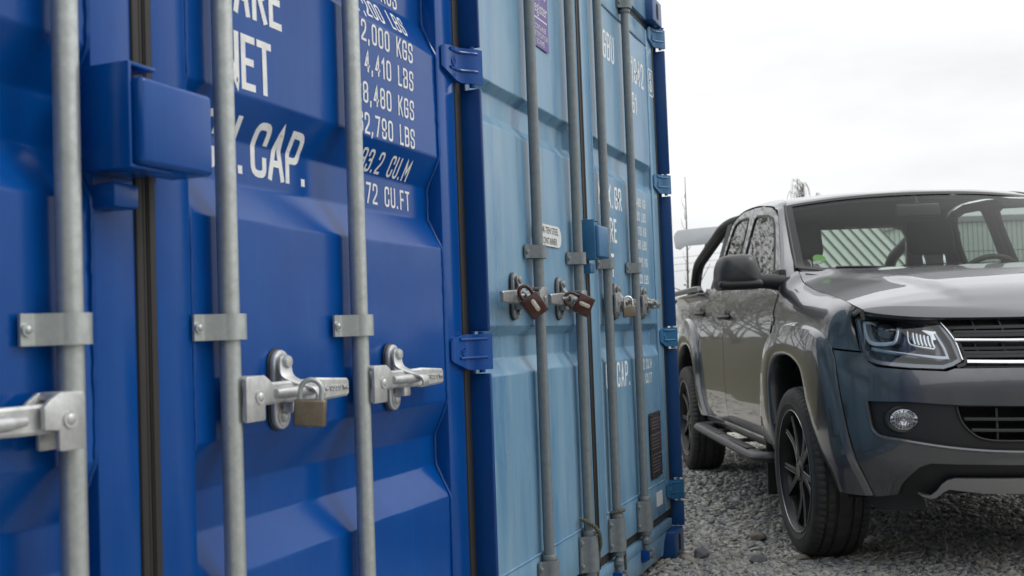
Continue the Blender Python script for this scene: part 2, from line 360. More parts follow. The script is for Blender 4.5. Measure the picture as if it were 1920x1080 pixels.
def text_strokes(mb, s, x, z, cap, cw, t, gap, fy, seg=.008):
    """write s with its left end at x, baseline z; returns the right end"""
    for ch in s:
        if ch==' ': x += cw*.85+gap; continue
        paths,wf = _T[ch]; W = max((cw-t)*wf,0.0005); H = cap-t
        if ch in '.,': W = t*.8; H = cap-t
        for k,p in enumerate(paths):
            pts,cl = stroke_path(p,W,H,t,x,z)
            stroke_mesh(mb,pts,cl,t,lambda a,b,k=k,fy=fy: fy(a,b)-k*.0002,seg)
        x += W+t+gap
    return x-gap
def text_width(s, cw, t, gap):
    x = 0
    for ch in s:
        if ch==' ': x += cw*.85+gap; continue
        W = max((cw-t)*_T[ch][1],.0005); W = t*.8 if ch in '.,' else W; x += W+t+gap
    return x-gap
def font_text(s, size, m, name, parent, loc, sx=1.0, align='CENTER'):
    c = bpy.data.curves.new(name,'FONT'); c.body = s; c.size = size; c.align_x = align; c.fill_mode = 'FRONT'; c.space_line = .95
    o = bpy.data.objects.new(name,c); COL.objects.link(o); dg = bpy.context.evaluated_depsgraph_get(); me = bpy.data.meshes.new_from_object(o.evaluated_get(dg))
    bpy.data.objects.remove(o); bpy.data.curves.remove(c)
    for v in me.vertices: v.co = Vector((v.co.x*sx, 0, v.co.y))
    me.materials.clear(); me.materials.append(m); ob = bpy.data.objects.new(name,me); COL.objects.link(ob); ob.parent = parent; ob.location = loc; return ob

# ------------------------------------------------------------------ shipping containers
def smooth01(t): t = np.clip(t,0,1); return t*t*(3-2*t)
def trough(z, top, b1, b2, bot, d):
    """depth of one pressed groove: lower lip at bot, back from b2 to b1, upper lip at top"""
    z = np.asarray(z,float); up = np.clip((top-z)/(top-b1),0,1); dn = np.clip((z-bot)/(b2-bot),0,1)
    return d*np.minimum(up,dn)
class Style: pass
A_ = Style(); A_.grooves = [(.29+.01,.23,.15,.08),(.890,.808,.739,.662),(1.476,1.402,1.325,1.253),(1.94,1.87,1.80,1.722),(2.33,2.28,2.23,2.17)]; A_.d = .037; A_.x0,A_.x1 = .107,1.063
A_.grooves = A_.grooves[1:4]
B_ = Style(); B_.grooves = [(1.067,1.040,.972,.922),(1.792,1.766,1.700,1.660)]; B_.d = .030; B_.x0,B_.x1 = .125,1.055
def depth(st, x, z):
    x = np.abs(x); g = np.zeros(np.broadcast(x,z).shape)
    for q in st.grooves: g = np.maximum(g, trough(z,*q,st.d))
    if st is B_:   # shallow pressed grooves with sloping ends
        g = g*np.clip(np.minimum((x-st.x0)/.022,(st.x1-x)/.022),0,1)
    return np.where((x>st.x0)&(x<st.x1), g, 0)
def wave(st, side, X, Z):
    ph = 3*side+(0 if st is A_ else 1.7)
    return .0022*np.sin(X*7+ph)*np.sin(Z*5.3+ph*.7)+.0012*np.sin(X*17+Z*3+ph)*np.sin(Z*11+1.1)
def door_y(st, side, x, z):
    ax = abs(x)
    if ax<=st.x0+.0005 or ax>=st.x1-.0005: return -.0022
    if st is B_ and (z<.3483 or z>2.3617): return -.0035
    k = np.arange(-3,4)*.001
    return max(float(depth(st,np.full(7,ax),z+k).mean()+wave(st,side,ax,z)),-.0005)
def make_door(st, side, m, parent, mgasket):
    """side +1 right leaf, -1 left leaf"""
    zs = set()
    for t,b1,b2,b in st.grooves:
        for q in (t,b1,b2,b):
            for e in (-.006,-.003,-.001,.001,.003,.006): zs.add(round(q+e,4))
    z0,z1 = .205,2.435
    for q in np.arange(z0,z1+.001,.05): zs.add(round(float(q),4))
    zs.add(z1); zs = np.array(sorted(zs)); xs = list(np.linspace(st.x0+.0005,st.x1-.0005,26))
    if st is B_: xs = sorted(xs+[st.x0+.022,st.x1-.022,st.x0+.011,st.x1-.011])
    xs = np.array(xs)
    X,Z = np.meshgrid(xs,zs,indexing='ij'); k = np.ones(7)/7
    zf = np.arange(z0-.1,z1+.1,.001); Y = np.zeros(X.shape)
    for i,x in enumerate(xs):
        dd = np.convolve(depth(st,np.full(zf.shape,x),zf),k,'same'); Y[i] = np.interp(zs,zf,dd)
    Y += wave(st,side,X,Z)
    Y = np.maximum(Y, -.0005)
    G = np.stack([X*side,Y,Z],-1); mb = MB(); mb.grid(G)
    for a,b in ((.0225,st.x0),(st.x1,1.1625)):           # vertical channels either side of the sheet
        a,b = sorted((a*side,b*side)); mb.box(a,b,-.0022,.052,.205,2.438,b=.0035)
    if st is B_:
        for a,b in ((.2052,.348),(2.362,2.437)):
            p,q = sorted((st.x0*side,st.x1*side)); mb.box(p+.0006,q-.0006,-.0035,.04,a,b,b=.0025)
        zz = .352; p,q = sorted((st.x0*side,st.x1*side))
        mb.tube([(p+(q-p)*i/24,-.003+rng.normal()*.0003,zz+rng.normal()*.0003) for i in range(25)],.0042,6)
        for zl in (2.358,):
            mb.tube([(p+(q-p)*i/24,-.003,zl) for i in range(25)],.003,6)
    zz = np.arange(.36 if st is B_ else .21,2.35,.012)          # weld beads along the sheet ends
    for x in (st.x0,st.x1):
        pts = [((x+(-.0025 if x>.5 else .0025)+rng.normal()*.0007)*side, float(np.interp(z,zf,np.convolve(depth(st,np.full(zf.shape,.5),zf),k,'same')))*(0.0 if st is B_ else 1)-.0005, z) for z in zz]
        mb.tube(pts,[.0038+rng.random()*.0016 for _ in pts],6)
    d = mb.build('door', m, parent, ang=38)
    gb = MB(); a,b = sorted((1.163*side,1.186*side)); gb.box(a,b,-.0045,.03,.17,2.47,b=.004); gb.box(*sorted((1.1865*side,1.2062*side)),-.0015,.03,.17,2.47,b=.004)
    for q0,q1 in ((.168,.204),(2.439,2.475)):
        a,b = sorted((.0*side,1.172*side)); gb.box(a,b,.006,.03,q0,q1,b=.004)
    a,b = sorted((.0008*side,.0224*side)); gb.box(a,b,-.006,.035,.17,2.47,b=.006); gb.box(*sorted((.004*side,.009*side)),-.0075,.0,.17,2.47,b=.002)
    gb.build('door_gasket', mgasket, d)
    return d
def stadium(cx, cz, hw, hh, n=10):
    return [(cx+hw*math.cos(q), cz+hh-hw+hw*math.sin(q)) for q in np.linspace(0,math.pi,n)]+[(cx+hw*math.cos(q), cz-hh+hw+hw*math.sin(q)) for q in np.linspace(math.pi,2*math.pi,n)]
def bolt(mb, x, y, z, r=.009, h=.008, washer=True, dome=True):
    if washer: mb.lathe([(0,y-.003),(r*1.55,y-.003),(r*1.6,y),(r*1.6,y+.002)],'y',20,(x,0,z))
    if dome: mb.lathe([(0,y-.003-h)]+[(r*math.sin(q),y-.003-h*math.cos(q)) for q in np.linspace(.3,math.pi/2,5)],'y',18,(x,0,z))
    else: mb.lathe([(0,y-.003-h),(r*.9,y-.003-h),(r,y-.002-h),(r,y-.003)],'y',6,(x,0,z))
BY = -.0268; BR = .0172
def make_bar(xb, hand, zbr, zh, m, mh, parent, cam=True):
    """locking bar with its two-piece strap, guides, hub and handle; hand = +1 handle to the right"""
    b = MB().tube([(0,0,.20),(0,0,1.0),(0,0,1.8),(0,0,2.52)],BR,24); 
    for z in (.158,2.535):
        b.lathe([(.0,z-.05),(.011,z-.05),(.0125,z-.035),(.0125,z-.012),(.019,z-.004),(.0195,z+.012),(.013,z+.022),(.0125,z+.05)],'z',20)
    b.box(-.016,.034,-.020,.012,.098,.114,b=.004); b.box(.020,.036,-.026,-.006,.085,.125,b=.004)
    for z in (.198,.337,2.397,2.502): b.lathe([(BR,z-.010),(.0225,z-.009),(.0235,z-.003),(.0235,z+.005),(.022,z+.009),(BR,z+.011)],'z',24)
    o = b.build('locking_bar', m, parent); o.location = (xb,BY,0)
    # strap: flat foot on the left, wrapped round the bar
    def strap(z0,z1,w=.030,name='bar_bracket',th=.0045):
        P = [(-.068,.0215),(-.052,.0215),(-.044,.0205),(-.036,.012),(-.0255,-.004)]+[((BR+.006)*math.sin(q),-(BR+.006)*math.cos(q)) for q in np.linspace(-1.15,1.15,11)]+[(.0245,-.002),(.0250,.010),(.0250,.0235)]
        P = crom(P,3); G = np.array([[(p[0],p[1],z) for z in np.linspace(z0,z1,4)] for p in P])
        s = MB().plate(G,th,flip=True)
        for zz in ([(z0+z1)/2] if z1-z0<.06 else [z0+.02,z1-.02]): bolt(s,-.0585,.0165,zz,.0058,.004)
        q = s.build(name, m, o)
        MB().lathe([(0,-.0012),(.0052,-.001),(.0056,.001)],'y',14,(.0222,-.0128,(z0+z1)/2),M=Matrix.Rotation(R_(62),3,'Z')).build('rivet', BLACKINK, q)
        return q
    strap(zbr-.021,zbr+.021)
    def guide(z0,z1):
        s = MB(); P = [(-.052,.020),(-.038,.018),(-.028,.004)]+[((BR+.008)*math.sin(q),-(BR+.008)*math.cos(q)) for q in np.linspace(-1.2,1.2,11)]+[(.028,.004),(.029,.024)]
        P = crom(P,3); G = np.array([[(p[0],p[1],z) for z in np.linspace(z0,z1,4)] for p in P]); s.plate(G,.006,flip=True)
        for zz in (z0+.022,z1-.022): bolt(s,-.044,.012,zz,.006,.004)
        s.build('bar_guide', m, o)
    guide(.206,.330); guide(2.404,2.495)
    guide_dummy = None
    # hub
    h = hand; hb = MB(); zc = zh-.959
    pol = [(.008,.915),(.051,.915),(.053,.918),(.053,.942),(.077,.944),(.078,.973),(.068,.981),(.052,.990),(.012,.990),(.008,.985)]
    pol = [((p-(.008 if h>0 and p<.02 else 0))*h,z+zc) for p,z in pol]
    hb.prism(pol,-.030,-.022,b=.002); hb.prism(pol,.004,.011,b=.002)
    a,b2 = sorted((.010*h,.053*h)); hb.box(a,b2,-.024,.006,.980+zc,.990+zc,b=.003)
    bolt(hb,.036*h,-.030,.955+zc,.0075,.003)
    hub = hb.build('handle_hub', mh, o)
    hm = MB()
    prof = [(.045,.938,.976,.007),(.105,.939,.976,.007),(.13,.940,.976,.006),(.235,.936,.976,.006),(.240,.934,.977,.0075),(.349,.937,.971,.0065),(.352,.939,.969,.006)]
    vs = []; 
    for (x,za,zb,t) in prof:
        y = -.010
        vs += [(x*h,y-t,za+.004+zc),(x*h,y-t,zb-.004+zc),(x*h,y-t+.003,zb+zc),(x*h,y+t-.003,zb+zc),(x*h,y+t,zb-.004+zc),(x*h,y+t,za+.004+zc),(x*h,y+t-.003,za+zc),(x*h,y-t+.003,za+zc)]
    n = len(prof); fs = [tuple(range(8)),tuple(range((n-1)*8,n*8))]+[(i*8+k,i*8+(k+1)%8,(i+1)*8+(k+1)%8,(i+1)*8+k) for i in range(n-1) for k in range(8)]
    hm.add(vs,fs); hm.tube([(.10*h,-.019,.958+zc),(.13*h,-.021,.957+zc),(.21*h,-.021,.957+zc),(.245*h,-.016,.957+zc)],[.007,.010,.010,.005],12)
    handle = hm.build('handle', mh, o)
    if h>0:
        em = MB(); text_strokes(em,'HR CB',.254,.951+zc,.010,.0072,.0018,.0020,lambda a,b:-.0185,.004); text_strokes(em,'90 HR',.302,.950+zc,.010,.0072,.0018,.0020,lambda a,b:-.0182,.004)
        G = em; q = G.build('embossing', mh, handle); sm = q.modifiers.new('thick','SOLIDIFY'); sm.thickness = .0024; sm.offset = 0
    # catch plate on the door
    c = MB(); cx = .168*h; dy = -BY
    c.prism(stadium(cx,zh+.001,.0285,.0735),dy-.004,dy-.0005,b=.001)
    cb = c.build('catch_backing', BLACKINK, o)
    c = MB(); c.prism(stadium(cx+.001*h,zh+.001,.0260,.0705),dy-.0145,dy-.0042,b=.003)
    for zz in (zh+.05,zh-.047): bolt(c,cx,dy-.0135,zz,.010,.008,dome=(h>0))
    c.box(*sorted((cx-.006*h,cx+.024*h)),dy-.040,dy-.016,zh-.040,zh-.020,b=.003)
    ct_ = c.build('handle_catch', mh, o)
    rows = [(-.015,.017,.060,-.022),(-.020,.017,.042,-.024),(-.024,.014,.026,-.030),(-.012,.024,.015,-.043),(.004,.036,.008,-.054),(.018,.050,.002,-.066),(.026,.054,-.010,-.070),(.030,.054,-.020,-.066)]
    G = crom([[(cx+a*h,dy+y,zh+z),(cx+(a+b_)/2*h,dy+y-.003,zh+z+.001),(cx+b_*h,dy+y,zh+z)] for a,b_,z,y in rows] if False else [np.array([[cx+a*h,dy+y,zh+z],[cx+(a+b_)/2*h,dy+y-.003,zh+z+.001],[cx+b_*h,dy+y,zh+z]]) for a,b_,z,y in rows],4)
    hp = MB().plate(G,.0045,flip=h<0); hp.lathe([(0,dy-.032),(.010,dy-.031),(.0125,dy-.026),(.0125,dy-.02)],'y',18,(cx,0,zh+.05))
    hp.build('hasp', mh, o)
    return o
def make_container(name, label, loc, st, M):
    root = thing(name, label, 'shipping container', loc)
    doors = {s: make_door(st, s, M['door'], root, RUB) for s in (-1,1)}
    hz = [.2925,1.003,1.724,2.436-.016]
    # corner posts with the outward lip, cut where the hinges pass
    for s in (-1,1):
        p = MB(); X = lambda a,b: sorted((a*s,b*s))
        p.box(*X(1.14,1.219),.032,.16,.118,2.473,b=.004)
        edges = [.12]+[q for z in hz for q in (z-.056,z+.050)]+[2.472]
        for a,b in zip(edges[::2],edges[1::2]): p.box(*X(1.2068,1.219),-.0545,.0315,a,b,b=.004,seg=3)
        p.box(*X(1.2072,1.219),-.012,.0315,.12,2.472,b=.002)
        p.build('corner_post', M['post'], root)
        for z in hz:
            h = MB(); U_ = [(1.080,-.007,.028,-.018),(1.090,-.0125,.035,-.025),(1.125,-.0135,.041,-.034),(1.155,-.0145,.043,-.042),(1.172,-.022,.043,-.046),(1.186,-.036,.043,-.046),(1.200,-.047,.043,-.046),(1.2215,-.0565,.043,-.046)]
            U_ = crom(U_,3); G = np.array([[(u*s,y,z+b+(a-b)*k) for k in (0,.03,.1,.5,.9,.97,1)] for u,y,a,b in U_]); h.plate(G,.012,flip=s<0)
            for k in (.62,-.30):
                h.tube([(1.118*s,-.0135,z+.05*k),(1.155*s,-.015,z+.05*k),(1.172*s,-.0225,z+.05*k),(1.19*s,-.039,z+.05*k),(1.205*s,-.049,z+.05*k)],.0042,8)
            M2 = Matrix.Translation((1.137*s,-.0145,z))
            h.lathe([(.0095+.0026*math.cos(q),.0026*math.sin(q)) for q in np.linspace(0,2*math.pi,7)],'y',20,(0,0,0),M=Matrix.Translation((1.137*s,-.0142,z+.002)))
            h.lathe([(0,-.0028),(.0040,-.0022),(.0045,0)],'y',10,(1.137*s,-.0142,z+.002))
            h.tube([(1.2005*s,-.036,z-.0535),(1.2005*s,-.036,z+.0495)],.008,12)
            h.build('hinge', M['hinge'], root)
        for zb,zt in ((0,.118),(2.473,2.591)):
            c = MB(); zc = (zb+zt)/2
            c.box(*X(1.041,1.219),-.046,.11,zb,zt,b=.006,seg=3); 
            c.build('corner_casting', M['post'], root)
            e = MB().prism(stadium(1.13*s,zc,.022,.040),-.0468,-.0458); e.build('casting_hole', DARK, root)
    sl = MB(); sl.box(-1.139,1.139,-.012,.12,.125,.1665,b=.004); sl.box(-.92,.92,-.010,.12,.032,.1245,b=.004); sl.prism([(.92,.03),(.955,.03),(.985,.085),(1.04,.122),(.92,.122)],-.0085,-.002); sl.prism([(-.92,.03),(-.955,.03),(-.985,.085),(-1.04,.122),(-.92,.122)],-.0085,-.002)
    for xb in (-.60,-.18,.18,.60):
        kp = MB(); kp.box(xb-.034,xb-.020,-.046,-.0125,.088,.128,b=.003); kp.box(xb-.034,xb+.034,-.030,-.0125,.078,.090,b=.003); kp.box(xb+.022,xb+.036,-.040,-.0125,.0885,.118,b=.003); kp.build('bar_keeper', BLUE, root)
    sl.build('door_sill', M['sill'], root)
    MB().box(-1.14,1.14,-.012,.12,2.476,2.588,b=.004).build('door_header', M['sill'], root)
    # long box behind the doors
    for s in (-1,1):
        y = .16; G = []; k = 0
        while y<5.9:
            for (dy,dx) in ((0,0),(.068,.036),(.072,0.036),(.068,0)) : 
                pass
            G += [(y,0),(y+.07,0),(y+.138,.036),(y+.21,.036)]; y += .278
        G = [(a,b) for a,b in G if a<5.9]
        W = np.array([[(s*(1.205-d),yy,z) for z in (.1,2.5)] for yy,d in G]); MB().plate(W,.003,flip=s<0).build('side_wall', M['wall'], root, ang=20)
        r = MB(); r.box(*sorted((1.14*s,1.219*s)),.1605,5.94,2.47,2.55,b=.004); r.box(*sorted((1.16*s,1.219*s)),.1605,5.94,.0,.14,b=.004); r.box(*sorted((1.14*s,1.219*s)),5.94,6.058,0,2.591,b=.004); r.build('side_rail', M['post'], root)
    MB().box(-1.138,1.138,.12,5.93,2.535,2.56).build('roof', M['wall'], root)
    MB().box(-1.138,1.138,5.95,6.04,.02,2.57).build('end_wall', M['wall'], root)
    MB().box(-1.138,1.138,.10,5.93,.14,.165).build('floor', DARK, root)
    return root, doors
c1, d1 = make_container('shipping_container','bright glossy blue shipping container in the foreground with white weight lettering',(0,0,0),A_,dict(door=BLUE,post=BLUE_SHADE,hinge=BLUE,sill=BLUE,wall=BLUE))
c2, d2 = make_container('shipping_container','faded pale blue shipping container beside the pickup, with grey bars and purple sticker',(2.5313,.0936,0),B_,dict(door=FADE,post=POST2,hinge=MIDB,sill=FADE,wall=FADE))
for q in d2.values(): pass
for xb,h in ((-.600,-1),(-.181,-1),(.169,1),(.600,1)):
    make_bar(xb,h,1.0715,.959,GALV,CAST,c1)
for xb,h in ((-.600,-1),(-.181,-1),(.181,1),(.600,1)):
    make_bar(xb,h,1.3007,1.156,GREYB,GREYC,c2)
def lock_box(parent, m, dx, z0, z1, dark, xr=.052, yf=.100):
    b = MB(); yf_ = yf-.012   # open sleeve on the left leaf
    b.box(-.118+dx,-.112+dx,-yf_,-.003,z0-.006,z1+.020,b=.002); 
    
    b.box(-.1115+dx,-.060+dx,-yf_+.001,-.003,z1+.014,z1+.020,b=.002); b.box(-.1115+dx,-.03+dx,-yf_+.001,-.003,z0-.006,z0,b=.002)
    b.box(-.100+dx,-.050+dx,-.045,-.003,z0-.055,z0-.020,b=.004)
    o = b.build('lock_box_sleeve', dark, parent)
    G = MB(); G.box(-.106+dx,xr+dx,-yf,-.020,z0-.0005,z1,b=.008,seg=3); G.box(xr+.001+dx,xr+.016+dx,-.018,-.004,z0+.03,z0+.065,b=.004)
    G.build('lock_box_cover', m, parent)
lock_box(c1, BLUE, -.012, 1.296, 1.418, BLUE); lock_box(c2, MIDB, .006, 1.308, 1.425, MIDB, .026, .082)
# lettering on the near container's right leaf
fa = lambda x,z: door_y(A_,1,x,z)-.0007
LET = dict(m=WHITE, p=d1[1])
def rt(s, xr, z, cap, cw, t, gap, fy):
    x = xr-text_width(s,cw,t,gap)
    for k,wd in enumerate(s.split(' ')):
        T = MB(); text_strokes(T, wd, x, z, cap, cw, t, gap, fy, .006); T.build('lettering', LET['m'], LET['p'], ang=0, recalc=False); x += text_width(wd,cw,t,gap)+gap+cw*.85+gap
rt('TARE',.390,1.617,.098,.0445,.0130,.0075,fa); rt('NET',.352,1.486,.098,.0455,.0130,.0065,fa); rt('CU.',.316,1.345,.098,.049,.0130,.006,fa); rt('CAP.',.522,1.345,.098,.049,.0130,.0055,fa); rt('MAX.GR.',.46,1.747,.098,.0445,.0130,.0075,fa)
for s,z,xr in (('30.480 KGS',1.742+.0,.935),('67.200 LBS',1.742,.935),):
    pass
rows = [('30,480 KGS',1.806),('67,200 LBS',1.741),('2,000 KGS',1.676),('4,410 LBS',1.611),('28,480 KGS',1.543),('62,790 LBS',1.477),('33.2 CU.M',1.406),('1,172 CU.FT',1.339)]
for s,z in rows: rt(s,.933 if 'CU' not in s else (.946 if 'M' in s else .968),z,.046,.0224,.0056,.0071,fa)
# lettering on the far container's right leaf
fb = lambda x,z: door_y(B_,1,x,z)-.0008
LET.update(m=WHITE2,p=d2[1])
rt('MGBU',.505,2.146,.116,.046,.013,.014,fb); rt('421942',.985,2.135,.116,.046,.013,.0145,fb); rt('22G1',.845,1.995,.093,.040,.0115,.013,fb); rt('6',1.132,2.150,.095,.038,.012,.012,fb)
bx0,bx1,bz0,bz1 = 1.070,1.158,2.134,2.256
T = MB()
for a,b in (((bx0,bz0),(bx1,bz0)),((bx1,bz0),(bx1,bz1)),((bx1,bz1),(bx0,bz1)),((bx0,bz1),(bx0,bz0))): stroke_mesh(T,[np.array(a),np.array(b)],False,.007,fb)
T.build('lettering_frame', WHITE2, d2[1], ang=0, recalc=False)
rt('MAX.GR',.520,1.534,.094,.046,.013,.014,fb); rt('TARE',.428,1.396,.098,.046,.013,.014,fb); rt('NET',.374,1.256,.094,.046,.013,.014,fb); rt('CU.CAP.',.560,.814,.102,.046,.013,.014,fb)
for s,z in (('30,480 KG',1.582),('67,200 LBS',1.520),('2,170 KG',1.456),('4,780 LBS',1.390 if 0 else 1.395),('28,310 KG',1.318),('62,420 LBS',1.243)): rt(s,.928,z,.040,.0205,.0060,.0068,fb)
for s,z in (('33.2 CU.M',.868),('1,172 CU.FT',.806)): rt(s,.918,z,.044,.0205,.0060,.0068,fb)
# stickers and plates
MB().box(-.565,-.352,-.0050,-.0036,1.997,2.30).build('certificate_sticker', PURP, d2[-1])
font_text("Lloyd's\nRegister",.058,PAPER,'sticker_lettering',d2[-1],(-.437,-.0056,2.170),.80)
MB().box(-.55,-.366,-.0056,-.0051,2.092,2.097).build('sticker_rule', PAPER, d2[-1])
font_text("CONTAINER\nCERTIFICATION\nSCHEME",.026,PAPER,'sticker_lettering',d2[-1],(-.436,-.0056,2.056),.82)
MB().prism([(-.33+.034*math.cos(q)-.01*0,1.367+.036*math.sin(q)) for q in np.linspace(-math.pi/2,math.pi/2,9)]+[(-.545+.034*math.cos(q),1.367+.036*math.sin(q)) for q in np.linspace(math.pi/2,1.5*math.pi,9)],-.0050,-.0036).build('steel_type_sticker', PAPER, d2[-1])
font_text("COR-TEN STEEL",.032,BLACKINK,'sticker_lettering',d2[-1],(-.328,-.0056,1.373),.86,'RIGHT'); font_text("CONTAINER",.032,BLACKINK,'sticker_lettering',d2[-1],(-.345,-.0056,1.338),.86,'RIGHT')
p = MB().box(.822,1.016,-.0075,-.0036,.385,.672,b=.001); 
for (a,b) in ((.838,.395),(1.0,.395),(.838,.66),(1.0,.66)): bolt(p,a,-.0075,b,.004,.002)
pl = p.build('data_plate', PLATE, d2[1])
lines = MB()
for i,zz in enumerate(np.arange(.41,.655,.0145)):
    if i in (5,6,12): continue
    x = .842
    while x<.99:
        L = .008+rng.random()*.03; lines.box(x,min(x+L,.996),-.0082,-.0076,zz,zz+.0042); x += L+.006
for zz in (.485,.575): lines.box(.826,1.012,-.0083,-.0077,zz,zz+.003)
lines.build('plate_engraving', mat('plate_grey',(.16,.15,.15),.5,metal=.3), pl, smooth=False)
MB().box(.898,1.006,-.0050,-.0036,.253,.315).build('blank_sticker', PAPER, d2[1])
for v in (c1,c2): pass

# ------------------------------------------------------------------ padlocks and ropes
def padlock(label, loc, normal, roll, W, H, D, mbody, mshack, plate=None, sh=.03, sr=.0042):
    r = thing('padlock', label, 'padlock', loc, group='padlocks on the container handles')
    n = Vector(normal).normalized(); up = Vector((0,0,1)); rt_ = up.cross(n).normalized(); up = n.cross(rt_)
    q = Matrix((rt_,up,n)).transposed(); rot = q@Matrix.Rotation(R_(roll),3,'Z'); r.rotation_euler = rot.to_euler()   # local x right, y up, z towards the viewer
    b = MB().box(-W/2,W/2,-H/2,H/2,-D/2,D/2,b=.004,seg=3)
    bo = b.build('lock_body', mbody, r)
    a = W/2-sr*2.0
    pts = [(-a,H/2-.006,0),(-a,H/2+sh*.45,0)]+[(a*math.cos(t),H/2+sh*.45+a*1.0*math.sin(t),0) for t in np.linspace(math.pi,0,13)[1:-1]]+[(a,H/2+sh*.45,0),(a,H/2-.006,0)]
    MB().tube(pts,sr,12).build('shackle', mshack, r)
    if plate:
        s = MB().prism(stadium(0,0,.0068,.020),D/2+.0004,D/2+.0016,axis='z',b=.0004)
        for z in (.013,-.013): s.lathe([(0,D/2+.0028),(.0022,D/2+.0024),(.0024,D/2+.0012)],'z',10,(0,z,0))
        s.build('name_plate', mat('tarnished_plate',(.48,.46,.40),.4,metal=.5,var=(.3,.27,.22),vscale=80), r)
    k = MB().lathe([(0,-H/2-.0006),(.006,-H/2-.0006),(.0065,-H/2+.001)],'y',14); k.build('keyway', STEEL, r)
    return r
padlock('small dull brass padlock hanging from the near blue container handle',(.311,-.086,.920),(-.95,-.32,.0),-4,.055,.047,.019,BRASS,GALV,sh=.034,sr=.0045)
padlock('oxblood padlock hanging tilted on the leftmost handle of the pale blue container',(2.5313-.842,.0936-.095,1.124),(-.80,-.60,.05),33,.058,.066,.030,REDL,REDL,plate=True,sh=.034,sr=.0055)
padlock('oxblood padlock swung sideways on the pale container handle beside the door gap, bright plate',(2.5313-.372,.0936-.100,1.131),(-.86,-.50,.05),64,.066,.056,.030,REDL,REDL,plate=True,sh=.042,sr=.0055)
padlock('small brass padlock with a bright shackle on the right door of the pale container',(2.5313+.285,.0936-.078,1.114),(-.88,-.47,.0),4,.050,.044,.018,BRASS,CHROME,sh=.046,sr=.0045)
def rope(name, label, pts, R=.0034, turns=46):
    P = crom(pts,14); L = np.concatenate([[0],np.cumsum(np.linalg.norm(np.diff(P,axis=0),axis=1))]); n = int(L[-1]/.0022); t = np.linspace(0,L[-1],n)
    C = np.stack([np.interp(t,L,P[:,k]) for k in range(3)],1); d = np.gradient(C,axis=0); d /= np.linalg.norm(d,axis=1)[:,None]
    a = np.cross(d,(0.3,1,.2)); a /= np.linalg.norm(a,axis=1)[:,None]; b = np.cross(d,a); m = MB()
    for k in range(3):
        q = t/.0045*.9+k*2*math.pi/3; S_ = C+(a*np.cos(q)[:,None]+b*np.sin(q)[:,None])*R; m.tube(S_[::2],R*.95,6)
    o = m.build(name, ROPE, None); return tag(o, label, 'rope')
X2,Y2 = 2.5313,.0936; yb = Y2+BY; xb = X2+.181
loop = [(xb-.030,yb+.018,.353),(xb-.022,yb-.016,.356),(xb,yb-.0275,.358),(xb+.020,yb-.018,.357),(xb+.031,yb-.004,.352),(xb+.036,yb-.010,.330),(xb+.037,yb-.012,.28),(xb+.040,yb-.012,.22),(xb+.052,yb-.010,.17),(xb+.058,yb-.010,.118)]
rope('rope','thin grey rope looped round the locking bar, its end hanging frayed below',loop)
xb = X2-.181
rope('rope','dark thin rope slung diagonally across the bar guide next to the door gasket',[(xb-.05,yb+.014,.392),(xb-.030,yb-.012,.378),(xb-.005,yb-.036,.345),(xb+.022,yb-.034,.300),(xb+.036,yb-.022,.262),(xb+.040,yb-.014,.21),(xb+.041,yb-.010,.13),(xb+.042,yb-.004,.05)],.0042)
# ------------------------------------------------------------------ pickup truck: body surface (s along the plan outline, z up)
PLAN=[(.90,0),(.895,.2),(.878,.42),(.842,.60),(.78,.74),(.69,.845),(.57,.915),(.42,.943),(.2,.948),(-.4,.945),(-1.5,.945),(-2.6,.945),(-3.4,.94),(-4.0,.93),(-4.25,.915)]
def _crp(pts,n=12):
    P=np.array(pts,float); out=[]
    Q=np.vstack([2*P[0]-P[1],P,2*P[-1]-P[-2]])
    for i in range(1,len(Q)-2):
        p0,p1,p2,p3=Q[i-1:i+3]
        for k in range(n):
            t=k/n
            out.append(.5*((2*p1)+(-p0+p2)*t+(2*p0-5*p1+4*p2-p3)*t*t+(-p0+3*p1-3*p2+p3)*t**3))
    out.append(P[-1]); return np.array(out)
_pl=_crp(PLAN,40)
_d=np.gradient(_pl,axis=0); _n=np.stack([_d[:,1],-_d[:,0]],1); _n/=np.linalg.norm(_n,axis=1)[:,None]
_n[0]=(1,0)
_s=np.concatenate([[0],np.cumsum(np.linalg.norm(np.diff(_pl,axis=0),axis=1))])
def prof(pts,sm=.012):
    z=np.linspace(.2,1.5,1301); v=np.interp(z,[a for a,b in pts],[b for a,b in pts])
    k=np.exp(-.5*(np.arange(-60,61)*.001/sm)**2); k/=k.sum()
    return z,np.convolve(np.pad(v,60,'edge'),k,'valid')
_zf,_of=prof([(.2,-.14),(.34,-.12),(.40,-.075),(.46,-.03),(.52,-.008),(.60,0),(.72,0),(.80,-.008),(.855,-.022),(.885,-.05),(.94,-.062),(1.0,-.078),(1.05,-.10),(1.09,-.13)],.010)
_zs,_os=prof([(.2,-.06),(.42,-.035),(.50,-.014),(.60,-.004),(.75,0),(.98,0),(1.06,-.004),(1.12,-.015),(1.2,-.036),(1.3,-.080),(1.4,-.12)],.02)
def S(s,z,off=0.0):
    s=np.asarray(s,float); z=np.asarray(z,float)
    px=np.interp(s,_s,_pl[:,0]); pw=np.interp(s,_s,_pl[:,1]); nx=np.interp(s,_s,_n[:,0]); nw=np.interp(s,_s,_n[:,1])
    k=np.clip((s-.75)/.5,0,1); k=k*k*(3-2*k)
    o=np.interp(z,_zf,_of)*(1-k)+np.interp(z,_zs,_os)*k+off
    return np.stack([px+nx*o,pw+nw*o,z+0*s],-1)
def s_of_x(x): # on side
    i=np.argsort(_pl[:,0]); return float(np.interp(x,_pl[i,0],_s[i]))
